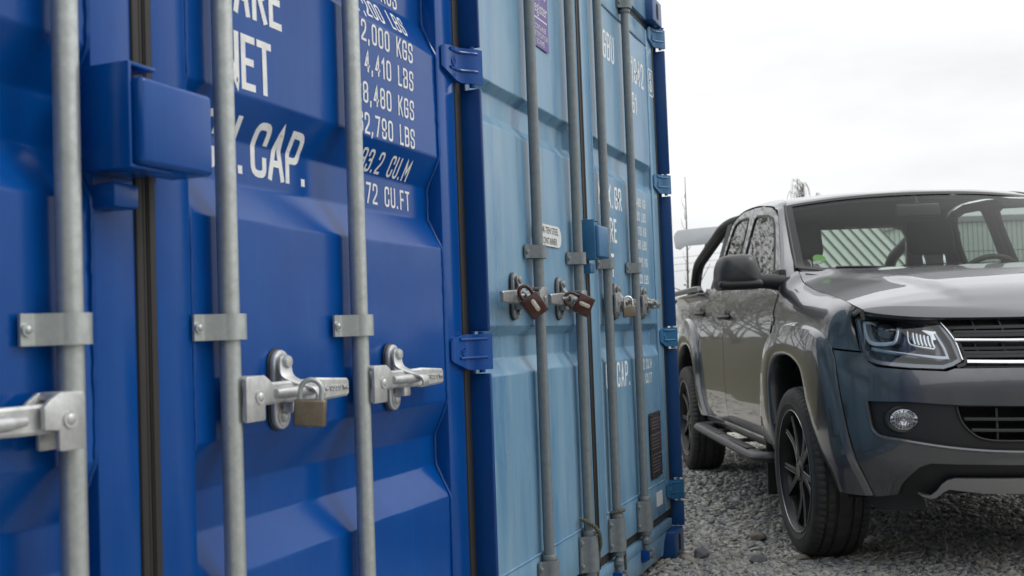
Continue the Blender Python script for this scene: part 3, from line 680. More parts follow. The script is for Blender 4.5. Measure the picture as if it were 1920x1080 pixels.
TR = thing('pickup_truck','grey double cab pickup truck with black alloy wheels parked on the gravel','pickup truck',(4.092,-1.395,0),R_(21.3)+math.pi)
def Sx(x): return s_of_x(x)
def inset(poly, d):
    P = np.array(poly,float); n = len(P); area = .5*np.sum(P[:,0]*np.roll(P[:,1],-1)-np.roll(P[:,0],-1)*P[:,1]); sg = 1 if area>0 else -1; out = []
    for i in range(n):
        a = P[i]-P[i-1]; b = P[(i+1)%n]-P[i]; a /= np.linalg.norm(a); b /= np.linalg.norm(b)
        na = np.array((-a[1],a[0]))*sg; nb = np.array((-b[1],b[0]))*sg; m = na+nb; m /= np.linalg.norm(m)+1e-9; out.append(P[i]+m*d/max(.5,m@na))
    return out
def strip(mb, fn, pts, wd, off, th=.004, side=-1, mirror_=False, n=6):
    """a raised band of width wd following pts on the surface"""
    P = crom(pts,n); d = np.gradient(P,axis=0); d /= np.linalg.norm(d,axis=1)[:,None]; nr = np.stack([-d[:,1],d[:,0]],1); rows = []
    for k,o in ((-.5,off-th),(-.5,off),(-.2,off+.001),(.2,off+.001),(.5,off),(.5,off-th)):
        Q = P+nr*wd*k; T = fn(Q[:,0],Q[:,1],o).copy(); T[:,1] *= side; rows.append(T)
    m = MB().grid(np.array(rows))
    if mirror_: m.mirror()
    return mb.add(m.v,m.f)
def Gs(x, z, off=0.0):
    x = np.asarray(x,float); z = np.asarray(z,float); return np.stack([x+0*z, .865-.32*(z-1.3)-.10*(z-1.3)*(z-1.75)*-1+off+0*x, z+0*x],-1)
# ---- flares, doors, bed sides for both flanks
def arc_pts(sc, zc, r, a0, a1, n): return [(sc+r*math.cos(R_(q)), zc+r*math.sin(R_(q))) for q in np.linspace(a0,a1,n)]
FO = [(2.40,.44),(2.36,.60),(2.31,.74),(2.25,.863),(2.138,.964),(1.939,1.03),(1.686,1.05),(1.444,1.036),(1.264,1.010),(1.175,.976),(1.138,.937),(1.097,.836),(1.049,.666),(1.019,.545),(.999,.439),(.988,.350)]
FI = [(2.10,.44),(2.105,.56),(2.10,.68),(2.085,.775),(2.03,.85),(1.93,.888),(1.749,.897),(1.60,.876),(1.50,.835),(1.458,.775),(1.430,.70),(1.392,.63),(1.355,.574),(1.288,.499),(1.225,.427),(1.175,.350)]
RO = [(4.12,.44),(4.20,.56),(4.255,.70),(4.275,.87),(4.36,1.0),(4.52,1.085),(4.705,1.115),(4.90,1.085),(5.06,1.0),(5.14,.87),(5.17,.70),(5.20,.56),(5.24,.44)]
RI = [(4.25,.44),(4.262,.56),(4.29,.68),(4.34,.78),(4.43,.862),(4.56,.905),(4.705,.915),(4.85,.905),(4.98,.862),(5.07,.78),(5.12,.68),(5.15,.56),(5.16,.44)]
def flare(side, FO, FI, nm):
    o_p = crom(FO,5); i_p = crom(FI,5); rows = []
    for k,of in ((0,-.012),(0,.004),(.03,.014),(.08,.026),(.30,.030),(.62,.036),(.88,.034),(.96,.029),(1.0,.018),(1.01,-.03),(1.015,-.09)):
        Q = o_p+(i_p-o_p)*k; T = S(Q[:,0],Q[:,1],of).copy(); T[:,1] *= side; rows.append(T)
    return MB().grid(np.array(rows)).build('wheel_arch_flare', PAINT, TR, ang=40)
def win(parent, side, hole, nm):
    r = MB(); panel(r,Gs,hole,[inset(hole,.013)],.004,.02,.04,side=side); w_ = r.build('window_rubber', BLK, parent, ang=30)
    g = MB(); panel(g,Gs,inset(hole,.012),(),-.004,0,.05,side=side); g.build('window_glass', SIDEG, parent, ang=0)
FWIN = [(-.66,1.243),(-.74,1.335),(-1.039,1.590),(-1.126,1.640),(-1.28,1.674),(-1.583,1.701),(-1.640,1.685),(-1.655,1.60),(-1.640,1.285)]
RWIN = [(-1.795,1.292),(-1.80,1.60),(-1.825,1.706),(-1.86,1.722),(-2.11,1.730),(-2.24,1.712),(-2.285,1.66),(-2.335,1.513),(-2.338,1.345),(-2.32,1.318)]
for side in (-1,1):
    # doors
    fd = MB()
    panel(fd,S,[(2.418,.445),(2.37,.61),(2.318,.745),(2.258,.866),(2.175,.95),(2.135,1.02),(2.105,1.10),(2.085,1.19),(2.23,1.215),(3.36,1.268),(3.36,.445)],(),0,.02,.045,side=side)
    panel(fd,Gs,[(-.475,1.196),(-.56,1.285),(-.63,1.340),(-1.012,1.632),(-1.123,1.677),(-1.232,1.706),(-1.45,1.737),(-1.716,1.758),(-1.735,1.66),(-1.744,1.50),(-1.748,1.262),(-1.2,1.238)],[FWIN],0,.018,.045,side=side)
    f_ = fd.build('front_door', PAINT, TR, ang=40); win(f_,side,FWIN,'f')
    rd = MB()
    panel(rd,S,[(3.368,.445),(3.368,1.268),(4.02,1.299),(4.04,1.2),(4.12,1.06),(4.20,.97),(4.262,.87),(4.245,.70),(4.19,.56),(4.11,.445)],(),0,.02,.045,side=side)
    panel(rd,Gs,[(-1.7555,1.262),(-1.7505,1.5),(-1.7425,1.66),(-1.7225,1.758),(-2.049,1.769),(-2.262,1.744),(-2.352,1.707),(-2.403,1.589),(-2.412,1.302),(-2.405,1.292)],[RWIN],0,.018,.045,side=side)
    r_ = rd.build('rear_door', PAINT, TR, ang=40); win(r_,side,RWIN,'r')
    for p,sh,zh_ in ((f_,3.27,1.092),(r_,4.16,1.128)):   # handles: a bar over a dished recess
        d = MB(); P0 = S([sh-.005],[zh_],.001)[0]; 
        d.lathe([(0,-.006),(.030,-.003),(.045,.0005),(.0465,.0)],'y',24,(P0[0]+.0,side*(P0[1]+.0015),zh_),M=Matrix.Diagonal((1.2,side,1)))
        d.build('handle_recess', BLK, p)
        h = MB(); pts = [(sh-.095,.002),(sh-.085,.018),(sh-.05,.032),(sh,.036),(sh+.05,.032),(sh+.085,.020),(sh+.095,.004)]
        T = [S([a],[zh_+.004],b)[0] for a,b in crom(pts,3)]; h.tube([(t[0],side*t[1],t[2]) for t in T],.019,12,flat=.6); h.build('handle', BLK2, p)
    flare(side,FO,FI,'front'); flare(side,RO,RI,'rear')
    bs = MB()
    panel(bs,S,[(4.262,.90),(4.275,.885),(4.36,1.005),(4.52,1.09),(4.705,1.12),(4.90,1.09),(5.06,1.005),(5.145,.87),(5.175,.70),(5.205,.56),(5.24,.50),(5.858,.55),(5.858,1.275),(4.31,1.275),(4.31,1.0),(4.262,.93)],(),0,.03,.05,side=side)
    bs.build('bed_side', PAINT, TR, ang=40)
    qp = MB(); panel(qp,S,[(4.027,1.297),(4.047,1.2),(4.127,1.06),(4.207,.972),(4.262,.93),(4.304,1.0),(4.304,1.31)],(),0,.02,.04,side=side)
    # cab side: pillar, roof rail and rear corner
    co = [(-.47,1.19),(-.628,1.346),(-1.016,1.642),(-1.125,1.687),(-1.234,1.716),(-1.65,1.763),(-2.05,1.777),(-2.27,1.752),(-2.363,1.713),(-2.412,1.592),(-2.420,1.302),(-2.45,1.20)]
    ci = [(-.46,.80,1.262),(-.640,.772,1.335),(-.985,.714,1.618),(-1.085,.694,1.697),(-1.205,.660,1.745),(-1.60,.632,1.790),(-2.05,.625,1.802),(-2.31,.635,1.782),(-2.45,.660,1.722),(-2.475,.70,1.58),(-2.50,.80,1.30),(-2.51,.82,1.18)]
    rows = [[],[],[],[]]
    for (x,z),q in zip(co,ci):
        a = Gs(x,z); b = np.array(q); d = b-a; mid = a*.62+b*.38+np.array((.0,.010,.010)); rows[0].append((a[0],a[1]-.018,a[2])); rows[1].append(a); rows[2].append(mid); rows[3].append(b)
    A4 = np.array([crom(r,6) for r in rows]); A4[:,:,1] *= side
    B4 = np.concatenate([A4[:1],[A4[1]*(1-t)**2+2*t*(1-t)*A4[2]+t*t*A4[3] for t in np.linspace(0,1,9)],[A4[3]-np.array((0,.0,.015))]])
    cs = MB().grid(B4); cs.add(qp.v,qp.f); cs.build('cab_side', PAINT, TR, ang=45)
    # sill, step, mud flap
    sl = MB(); sl.box(-2.52,-.62,side*.86 if side>0 else -.925,.925 if side>0 else -.86,.40,.452,b=.015); sl.build('sill', BLK2 if False else PAINT, TR)
    st = MB(); P = crom([(-2.36,.93,.385),(-2.33,.985,.383),(-2.22,1.005,.383),(-1.4,1.008,.378),(-.74,1.005,.372),(-.62,.985,.372),(-.60,.93,.372)],6)
    st.tube([(a,side*b,c) for a,b,c in P],.054,16,flat=.52)
    for x0 in (-2.0,-1.4,-.85): st.box(x0-.02,x0+.02,*sorted((side*.80,side*.98)),.37,.39,b=.004)
    sb = st.build('side_step', SILV if False else mat('step_steel',(.06,.06,.063),.42,metal=.5), TR)
    tp = MB(); 
    tp.box(-1.95,-1.55,*sorted((side*.985,side*1.035)),.399,.4095,b=.004); tp.box(-1.25,-.78,*sorted((side*.985,side*1.035)),.397,.4065,b=.004); tp.build('step_pad', BLK, sb)
    MB().box(-.715,-.695,*sorted((side*.74,side*.95)),.17,.60,b=.006).build('mud_flap', BLK, TR)
    # wheel wells (closed black liners)
    for xc in (0,-3.095):
        r = .50 if xc==0 else .49; W = []
        for q in np.linspace(-8,188,24): W.append([(xc+r*math.cos(R_(q)),side*k,.40+r*math.sin(R_(q))) for k in (.52,.93 if xc else .90)])
        m = MB().grid(np.array(W)); m.prism([(xc+r*math.cos(R_(q)),.40+r*math.sin(R_(q))) for q in np.linspace(-8,188,24)],side*.515,side*.52); m.build('wheel_liner', DARK, TR)
    # indicator
    P0 = S([2.10],[1.062],0)[0]; m = MB().lathe([(0,.006),(.016,.005),(.026,.002),(.028,-.002)],'y',20,(P0[0],side*P0[1],P0[2]),M=Matrix.Diagonal((1,side,.9))); m.build('side_indicator', mat('smoked_lens_%d'%side,(.35,.34,.32),.12,metal=.4), TR)
# ---- bonnet and fenders
seam = [(-.48,.795,1.300),(-.35,.808,1.240),(-.09,.825,1.193),(.20,.842,1.160),(.45,.857,1.128),(.60,.868,1.106),(.685,.862,1.087)]
SE = crom(seam,8); 
front = crom([(.685,.862,1.087),(.725,.80,1.072),(.772,.64,1.054),(.800,.32,1.044),(.806,0,1.042)],6)
zc_x = [(-.50,1.292),(-.36,1.292),(-.1,1.276),(.2,1.240),(.45,1.195),(.60,1.158),(.70,1.122),(.765,1.084),(.795,1.058),(.806,1.042)]
def hood_z(x, w, xs, ws, zs):
    zc = np.interp(x,[-a for a,b in zc_x][::-1] if False else [a for a,b in zc_x],[b for a,b in zc_x]); u = min(1,abs(w)/ws)
    return zc+(zs-zc)*(u**3.2)
rows = []
tt_ = np.linspace(0,1,34)
for i,q in enumerate(np.linspace(0,1,41)):        # from cowl to nose along the seam
    p = np.array([np.interp(q,np.linspace(0,1,len(SE)),SE[:,k]) for k in range(3)]); row = []
    for t in np.linspace(0,1,30):                  # from seam to centre line
        wq = p[1]*(1-t); xn = np.interp(wq,front[::-1,1],front[::-1,0]); x0 = -.50+.06*(1-t)**2+.06*t
        f = (p[0]-seam[0][0])/(seam[-1][0]-seam[0][0]); x = -.48+.10*t*(1-.3*t)+(xn-(-.48+.10*t*(1-.3*t)))*f if i<41 else xn
        zs = p[2]; z = hood_z(x,wq,x,p[1],zs)
        if f>.999: z = np.interp(wq,front[::-1,1],front[::-1,2]); x = xn
        wc = .70-.20*f                              # the raised centre field and its crease
        z += .013*float(smooth01((wc-wq)/.05))*(1-float(smooth01((f-.86)/.13)))
        row.append((x,-wq,z))
    rows.append(row)
H = np.array(rows); z0_ = H.copy()
H2 = np.concatenate([H[:,:1]-np.array((0,-.004,.025)),H],1); nose = H2[-1:].copy(); n1 = nose+np.array((.003,0,-.005)); n2 = nose+np.array((-.006,0,-.013)); n3 = nose+np.array((-.05,0,-.016))
H2 = np.concatenate([H2,n1,n2,n3],0)
m = MB().grid(H2); m.mirror(); m.build('bonnet', PAINT, TR, ang=50, merge=.0005)
for side in (-1,1):
    cols = []
    st_ = [(-.62,.800,1.30),(-.48,.801,1.302),(-.35,.814,1.242),(-.09,.831,1.195),(.20,.848,1.162),(.45,.863,1.130),(.585,.874,1.108)]
    low = [(-.52,.936,.955),(-.485,.941,.965),(-.35,.944,.99),(-.09,.947,1.02),(.20,.946,1.01)]
    for i,(x,w_,z) in enumerate(st_):
        if i<5:
            lx,lw,lz = low[i]; a = np.array((x,w_,z)); e_ = np.array((min(x,lx) if i==0 else x,lw,lz))
            c_ = np.array((a[0]*.5+e_[0]*.5,lw-.004,z-.05)); pts = [a*(1-t)**2+2*t*(1-t)*c_+t*t*e_ for t in np.linspace(0,1,10)]
        elif i==5:
            a = np.array((x,w_,z)); e_ = S(1.20,.965,.0); c_ = np.array((x+.01,.942,z-.035)); pts = [a*(1-t)**2+2*t*(1-t)*c_+t*t*e_ for t in np.linspace(0,1,10)]
        else:
            a = np.array((x,w_,z)); e_ = S(1.13,.938,.0); c_ = S(1.075,1.045,.004); pts = [a*(1-t)**2+2*t*(1-t)*c_+t*t*e_ for t in np.linspace(0,1,10)]
        cols.append(pts)
    A5 = np.array(cols)
    if True: A5 = np.stack([crom(A5[:,j],7) for j in range(10)],1)
    A5 = np.concatenate([A5[:,:1]-np.array((0,.006,.025)),A5],1); A5[:,:,1] *= side
    fm = MB().grid(A5)
    # facet between wheel arch and headlamp
    last = np.array(cols[-1]); edge = np.array([S(a,b,.0) for a,b in crom([(1.030,1.062),(1.012,1.017),(.985,.945),(.974,.926)],4)]); edge = np.concatenate([[np.array((.682,.867,1.086))],edge])
    e2_ = np.array([np.array([np.interp(t,np.linspace(0,1,len(edge)),edge[:,k]) for k in range(3)]) for t in np.linspace(0,1,10)])
    F_ = np.array([last*(1-t)+e2_*t+np.array((.010,.004,0))*math.sin(math.pi*t) for t in np.linspace(0,1,6)]); F_ = np.concatenate([F_,F_[-1:]-np.array((.012,.010,0))],0); F_[:,:,1] *= side; fm.grid(F_)
    fm.build('fender', PAINT, TR, ang=35)
# ---- bumper
bp = MB()
INS = [(.928,.731),(.921,.683),(.910,.632),(.895,.608),(.870,.594),(.792,.583),(.584,.552),(.361,.536),(-.1,.530),(-.1,.706),(.355,.708),(.576,.716),(.765,.731)]
BO = [(0,.848),(.33,.848),(.585,.852),(.615,.842),(.764,.851),(.887,.862),(.938,.882),(.966,.918),(1.128,.930),(1.090,.836),(1.043,.666),(1.013,.545),(.993,.439),(.982,.345),(.863,.36),(.838,.39),(.825,.405),(.78,.442),(.732,.481),(.691,.496),(.36,.487),(0,.485)]
panel(bp,S,BO,[INS],0,.035,.03,mirror_s=True)
lip = crom(INS[0:8]+[(.0,.531)],5); L1 = S(lip[:,0],lip[:,1],-.002); L1[:,1] *= -1; bp.tube([p for p in L1],.0085,8); bp.tube([(p[0],-p[1],p[2]) for p in L1],.0085,8)
bp.build('front_bumper', PAINT, TR, ang=40, merge=.0004)
fi = MB(); FOGH = [(.787+.060*math.cos(q),.661+.046*math.sin(q)) for q in np.linspace(0,2*math.pi,20)[:-1]]
LG = [(.588,.710),(.574,.656),(.540,.612),(.489,.585),(.361,.576),(-.1,.572),(-.1,.702),(.35,.704)]
panel(fi,S,[(.932,.735),(.925,.683),(.914,.630),(.898,.604),(.872,.590),(.792,.579),(.584,.548),(.361,.532),(0,.528),(0,.710),(.355,.711),(.576,.720),(.765,.735)],[FOGH,LG],-.014,.03,.03,mirror_s=True)
lg = crom(LG[:6],5); T = S(lg[:,0],lg[:,1],-.010); T[:,1] *= -1; fi.tube(list(T),.005,8); fi.tube([(p[0],-p[1],p[2]) for p in T],.005,8)
fo = fi.build('bumper_insert', BLK, TR, ang=40, merge=.0004)
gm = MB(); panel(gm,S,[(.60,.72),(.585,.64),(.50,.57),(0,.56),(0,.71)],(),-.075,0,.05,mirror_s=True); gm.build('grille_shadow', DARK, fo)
sl = MB()
for z in (.620,.662): strip(sl,S,[(.56 if z>.64 else .535,z),(.3,z-.006),(0,z-.007)],.011,-.020,.03,mirror_=True)
for s_ in (.44,.33,.22,.11,.0): strip(sl,S,[(s_,.58),(s_,.70)],.008,-.034,.03,mirror_=True)
sl.build('lower_grille_slats', BLK2, fo)
for side in (-1,1):
    c_ = S([.787],[.661],-.030)[0]; nrm = Vector((.93,side*.32,.02)).normalized(); q = nrm.to_track_quat('Y','Z').to_matrix(); M = q@Matrix.Diagonal((1.28,1,1))
    f = MB().lathe([(.0,-.028),(.025,-.022),(.036,-.004),(.040,.010)],'y',28,(c_[0],side*c_[1],c_[2]),M=M); bo = f.build('fog_lamp', CHROME, TR)
    rr2 = MB()
    for k in range(9): 
        a = -.03+k*.0075; rr2.box(a,a+.0022,-.004,.004,-.026,.026,M=Matrix.Translation((c_[0]+.004,side*c_[1],c_[2]))@q.to_4x4()@Matrix.Rotation(0,4,'Y'))
    rr2.build('reflector_ribs', SILV, bo)
    MB().lathe([(0,.020),(.018,.0185),(.033,.013),(.040,.006)],'y',28,(c_[0],side*c_[1],c_[2]),M=M).build('fog_lens', LENS, bo)
    MB().lathe([(.040,.008),(.043,.016),(.048,.018),(.054,.014),(.058,.002),(.060,-.02)],'y',32,(c_[0],side*c_[1],c_[2]),M=M).build('fog_bezel', BLK, bo)
lb = MB(); panel(lb,S,[(.85,.36),(.838,.40),(.79,.452),(.735,.49),(.69,.502),(.36,.494),(0,.492),(0,.40),(.35,.40),(.7,.36)],(),-.03,.03,.04,mirror_s=True); panel(lb,S,[(1.10,.40),(.86,.375),(.76,.39),(.74,.305),(.85,.285),(1.05,.29),(1.10,.33)],(),-.045,.03,.04,side=-1); panel(lb,S,[(1.10,.40),(.86,.375),(.76,.39),(.74,.305),(.85,.285),(1.05,.29),(1.10,.33)],(),-.045,.03,.04,side=1); lb.build('lower_valance', BLK, TR, merge=.0004)
sk = MB(); panel(sk,S,[(.760,.374),(.735,.366),(.704,.364),(.676,.385),(.655,.412),(.632,.430),(.605,.438),(.351,.434),(0,.432),(0,.372),(.336,.371),(.476,.373),(.60,.388),(.625,.392),(.647,.380),(.68,.355),(.704,.350),(.74,.358)],(),.012,.03,.025,mirror_s=True); sk.build('skid_plate', SILV, TR, ang=35, merge=.0004)
# ---- grille
gb = MB(); panel(gb,S,[(0,1.04),(.30,1.034),(.62,1.040),(.586,.965),(.552,.880),(.60,.845),(0,.84)],(),-.050,0,.05,mirror_s=True); gr = gb.build('grille', BLK, TR, merge=.0004)
sl = MB()
for z,w_,o_f in ((1.006,.044,-.006),(.985,.012,.004),(.925,.040,-.006),(.905,.012,.004),(.857,.026,-.006)):
    e = .535+.085*np.clip((z-.88)/.155,0,1) if z>.88 else .555
    strip(sl,S,[(e,z),(.3,z-.004),(0,z-.005)],w_*.30,o_f-.012,.04,mirror_=True)
for z_ in (.982,.903): strip(sl,S,[(.575 if z_>.95 else .545,z_),(.3,z_-.005),(0,z_-.006)],.024,-.010,.02,mirror_=True)
for z0,z1 in ((.968,1.030),(.886,.942),(.845,.866)):
    for s_ in np.arange(.06,.56,.105):
        strip(sl,S,[(s_+.016,z1),(s_-.002,z0)],.006,-.018,.03,mirror_=True)
sl.build('grille_slats', BLK2, gr)
cm = MB(); strip(cm,S,[(.574,.959),(.3,.950),(0,.949)],.012,.006,.02,mirror_=True); strip(cm,S,[(.536,.878),(.3,.870),(0,.869)],.011,.006,.02,mirror_=True); cm.build('chrome_strip', CHROME, gr)
for side in (-1,1):
    tb = MB(); strip(tb,S,[(.630,1.033),(.568,.962),(.540,.880),(.575,.858)],.012,.000,.03,side=side); tb.build('grille_surround', BLK, gr)
# ---- headlights
HL = [(1.027,1.068),(1.005,1.017),(.986,.966),(.976,.930),(.963,.905),(.943,.886),(.915,.874),(.870,.866),(.764,.856),(.625,.848),(.588,.858),(.546,.879),(.574,.960),(.627,1.037),(.650,1.043),(.773,1.053),(.902,1.064)]
for side in (-1,1):
    h = MB(); panel(h,S,[(a,b) for a,b in HL],(),-.085,0,.03,side=side); 
    o1 = resample(HL,.02); a = S(o1[:,0],o1[:,1],-.004); b = S(o1[:,0],o1[:,1],-.086); a[:,1]*=side; b[:,1]*=side; n = len(o1)
    h.add(np.vstack([a,b]),[(i,(i+1)%n,n+(i+1)%n,n+i) for i in range(n)])
    hl = h.build('headlight', mat('lamp_housing_%d'%side,(.13,.14,.155),.2,metal=.7,coat=.5), TR)
    g = MB(); panel(g,S,inset(HL,.003),(),-.002,0,.03,side=side); g.build('headlight_lens', LENS, hl)
    e_ = MB(); panel(e_,S,inset(HL,.004),[inset(HL,.017)],-.010,.03,.025,side=side); e_.build('lamp_bezel', mat('lamp_grey_%d'%side,(.20,.21,.23),.22,metal=.7), hl)
    u = MB(); strip(u,S,[(.985,1.036),(.978,1.008),(.962,.974),(.945,.958),(.915,.951),(.865,.950),(.832,.956),(.820,.985),(.818,1.012)],.014,-.022,.03,side=side,n=8)
    strip(u,S,[(.988,1.036),(.955,1.036),(.925,1.026)],.010,-.020,.03,side=side); u.build('light_guide', mat('lamp_white_%d'%side,(.80,.82,.85),.12,metal=.6), hl)
    ce = MB(); strip(ce,S,[(.624,1.028),(.576,.960),(.551,.884)],.006,.002,.01,side=side); ce.build('chrome_edge', CHROME, hl)
    s2 = MB(); strip(s2,S,[(.945,.932),(.86,.918),(.76,.906),(.64,.893),(.600,.892)],.011,-.030,.03,side=side); strip(s2,S,[(.600,.884),(.618,.930),(.650,.985)],.012,-.040,.03,side=side); s2.build('lamp_trim', mat('lamp_silver_%d'%side,(.45,.48,.52),.18,metal=.9), hl)
    c_ = S([.890],[.998],-.055)[0]; nrm = Vector((.80,side*.58,.05)).normalized(); q = nrm.to_track_quat('Y','Z').to_matrix()
    p = MB().lathe([(0,.030),(.015,.027),(.028,.018),(.034,.0),(.036,-.01)],'y',24,(c_[0],side*c_[1],c_[2]),M=q@Matrix.Diagonal((1.1,1,1))); p.build('projector', mat('projector_glass_%d'%side,(.03,.035,.04),.04,spec=.8,coat=1), hl)
    l2 = MB(); 
    for k in range(6):
        s_ = .752-k*.017; strip(l2,S,[(s_,.990-k*.0035),(s_-.004,.965-k*.0035),(s_-.012,.945-k*.003)],.010,-.035-.002*(k%2),.02,side=side)
    strip(l2,S,[(.775,.998),(.768,.955),(.740,.940),(.655,.925)],.007,-.030,.02,side=side); strip(l2,S,[(.70,1.010),(.66,.985),(.655,.96)],.03,-.045,.02,side=side)
    l2.build('lamp_reflector', CHROME, hl)
# ---- roof, windscreen, rear wall
rf = [[(-1.005,0,1.752),(-1.025,.35,1.740),(-1.060,.58,1.717),(-1.090,.692,1.700)],[(-1.06,0,1.772),(-1.08,.35,1.760),(-1.11,.56,1.738),(-1.145,.672,1.724)],[(-1.25,0,1.797),(-1.26,.35,1.787),(-1.27,.55,1.768),(-1.28,.648,1.755)],[(-1.65,0,1.826),(-1.65,.35,1.818),(-1.65,.54,1.803),(-1.65,.624,1.790)],[(-2.05,0,1.832),(-2.05,.35,1.824),(-2.05,.54,1.810),(-2.05,.618,1.799)],[(-2.34,0,1.806),(-2.34,.35,1.80),(-2.33,.54,1.790),(-2.31,.630,1.780)],[(-2.47,0,1.735),(-2.47,.35,1.733),(-2.465,.54,1.728),(-2.45,.657,1.718)]]
Rg = patch(rf,6,6); Rg[:,:,2] -= .013*np.clip(1-(Rg[:,:,1]/.69)**2,0,1); m = MB().grid(Rg); e0 = Rg[:,-1:]; m.grid(np.concatenate([e0,e0-np.array((0,-.004,.012))],1)); m.mirror(); m.build('roof', PAINT, TR, ang=45, merge=.0005)
wr = []
for k,t in enumerate(np.linspace(0,1,14)):       # base to header
    ze = 1.318+(1.696-1.318)*t; xe = np.interp(ze,[1.318,1.345,1.62,1.696],[-.585,-.66,-.985,-1.088]); we = np.interp(ze,[1.318,1.345,1.62,1.696],[.773,.762,.712,.692])
    xc = -.40+(-1.003+.40)*t-.02*math.sin(math.pi*t)*-1; zc = 1.255+(1.737-1.255)*t; row = []
    for u in np.linspace(0,1,20):
        q = u**2.3; row.append((xc+(xe-xc)*q, -we*u, zc+(ze-zc)*q))
    wr.append(row)
Wg = np.array(wr); m = MB().grid(Wg); m.mirror(); ws = m.build('windscreen', WSG, TR, ang=0, merge=.0005)
bd = []   # dark printed border, just outside the pane
def wpt(u,t):
    i = t*13; j = u*19; a,b = int(min(i,12)),int(min(j,18)); f,g = i-a,j-b
    return (Wg[a,b]*(1-f)*(1-g)+Wg[a+1,b]*f*(1-g)+Wg[a,b+1]*(1-f)*g+Wg[a+1,b+1]*f*g)
m = MB(); off = np.array((.003,0,.003))
for u0,u1,t0,t1 in ((.955,1.0,0,1),(0,.955,.965,1.0),(0,.955,0,.05)):
    m.grid(np.array([[wpt(u,t)+off for u in np.linspace(u0,u1,24 if u1-u0>.5 else 4)] for t in np.linspace(t0,t1,24 if t1-t0>.5 else 4)]))
m.mirror(); m.build('windscreen_border', BLK, ws, ang=0)
# seal filling the gap to pillar and bonnet
m = MB(); m.tube([wpt(1.0,t)+np.array((.0,-.004,.002)) for t in np.linspace(0,1,20)],.008,8); m.tube([wpt(u,0.0)+np.array((.01,0,.0)) for u in np.linspace(0,1,20)],.010,8); m.mirror(); m.build('windscreen_seal', BLK, ws)
# wipers and cowl
cw = MB(); cw.grid(np.array([[wpt(u,0)+np.array(d) for u in np.linspace(0,1,20)] for d in ((0,0,.002),(.06,0,-.01),(.14,0,-.03))])); cw.mirror(); cw.build('cowl', BLK, TR, merge=.0005)
for y0,y1 in ((-.60,-.02),(.10,.66)):
    wi = MB(); wi.tube([wpt(abs(y)/.77,.035)*np.array((1,0,1))+np.array((.012,y,.012+.010*math.sin((y-y0)*9))) for y in np.linspace(y0,y1,14)],.007,8); wi.box(*(lambda p:(p[0],p[0]+.06,y1-.04,y1+.05,p[2]-.01,p[2]+.02))(wpt(min(.9,abs(y1)/.77),.02)),b=.008); wi.build('wiper', BLK, TR)
# inspection sticker in the lower corner of the windscreen
def disc(mb,u,t,r,k):
    c = wpt(u,t); a = wpt(u-.05,t)-wpt(u+.05,t); a /= np.linalg.norm(a); b = wpt(u,t+.05)-wpt(u,t-.05); b /= np.linalg.norm(b); n = np.cross(a,b); n *= np.sign(n[0])
    mb.prism([(r*math.cos(q),r*math.sin(q)) for q in np.linspace(0,2*math.pi,25)[:-1]],0,.0008,axis='z',M=Matrix(((a[0],b[0],n[0],c[0]+n[0]*k),(a[1],b[1],n[1],c[1]+n[1]*k),(a[2],b[2],n[2],c[2]+n[2]*k),(0,0,0,1))))
m = MB(); disc(m,.855,.175,.033,.002); stk = m.build('emissions_sticker', mat('green_sticker',(.05,.19,.03),.6,var=(.12,.28,.07),vscale=60), ws)
m = MB(); c = wpt(.875,.115); m.box(c[0]-.001+.005,c[0]+.001+.005,c[1]-.022,c[1]+.022,c[2]-.008+.004,c[2]+.008+.004); m.build('sticker_field', PAPER, stk)
def bk(y, z, off=0.0):
    y = np.asarray(y,float); z = np.asarray(z,float); return np.stack([-2.462-(1.735-z)*.11-off+0*y, y+0*z, z+0*y],-1)
m = MB(); RW = [(-.47,1.38),(-.47,1.60),(-.44,1.655),(-.38,1.672),(.38,1.672),(.44,1.655),(.47,1.60),(.47,1.38),(.44,1.35),(-.44,1.35)]
panel(m,bk,[(-.80,1.28),(-.70,1.58),(-.66,1.72),(.66,1.72),(.70,1.58),(.80,1.28),(.80,.72),(-.80,.72)],[RW],0,.03,.08,side=1); m.build('cab_back', PAINT, TR)
m = MB(); panel(m,bk,RW,(),-.01,0,.1,side=1); m.build('rear_window', WSG, TR, ang=0)
# ---- interior
it = MB(); Ri = Rg.copy(); Ri[:,:,2] -= .035; Ri[:,:,1] *= .97; it.grid(Ri); it.mirror(); it.build('headliner', LINER, TR, merge=.0005)
it = MB(); it.box(-.95,-.42,-.70,.70,1.10,1.225,b=.03); it.box(-1.10,-.80,.18,.60,1.10,1.27,b=.04); it.box(-1.00,-.75,-.18,.14,.95,1.235,b=.04); it.build('dashboard', LINERD, TR)
it = MB(); it.box(-2.55,.35,-.80,.80,.50,.62,b=.02); it.box(-.42,-.36,-.78,.78,.55,1.24); it.build('cab_floor', DARK, TR)
for side in (-1,1):
    t_ = MB(); t_.box(-2.60,-.50,*sorted((side*.80,side*.84)),.55,1.225,b=.01); 
    for xa,wd in ((-1.70,.11),(-2.50,.16)): t_.prism([(xa-wd/2,1.22),(xa+wd/2,1.22),(xa+wd/2-.02,1.74),(xa-wd/2-.0,1.74)],side*.0-.02,.02,M=Matrix.Translation((0,side*.76,0))@Matrix.Rotation(R_(side*17),4,'X')@Matrix.Translation((0,side*.46*0,0)) if False else Matrix(((1,0,0,0),(0,1,-side*.32,side*(.835+.32*1.3)),(0,0,1,0),(0,0,0,1))))
    t_.build('inner_trim', LINERD, TR)
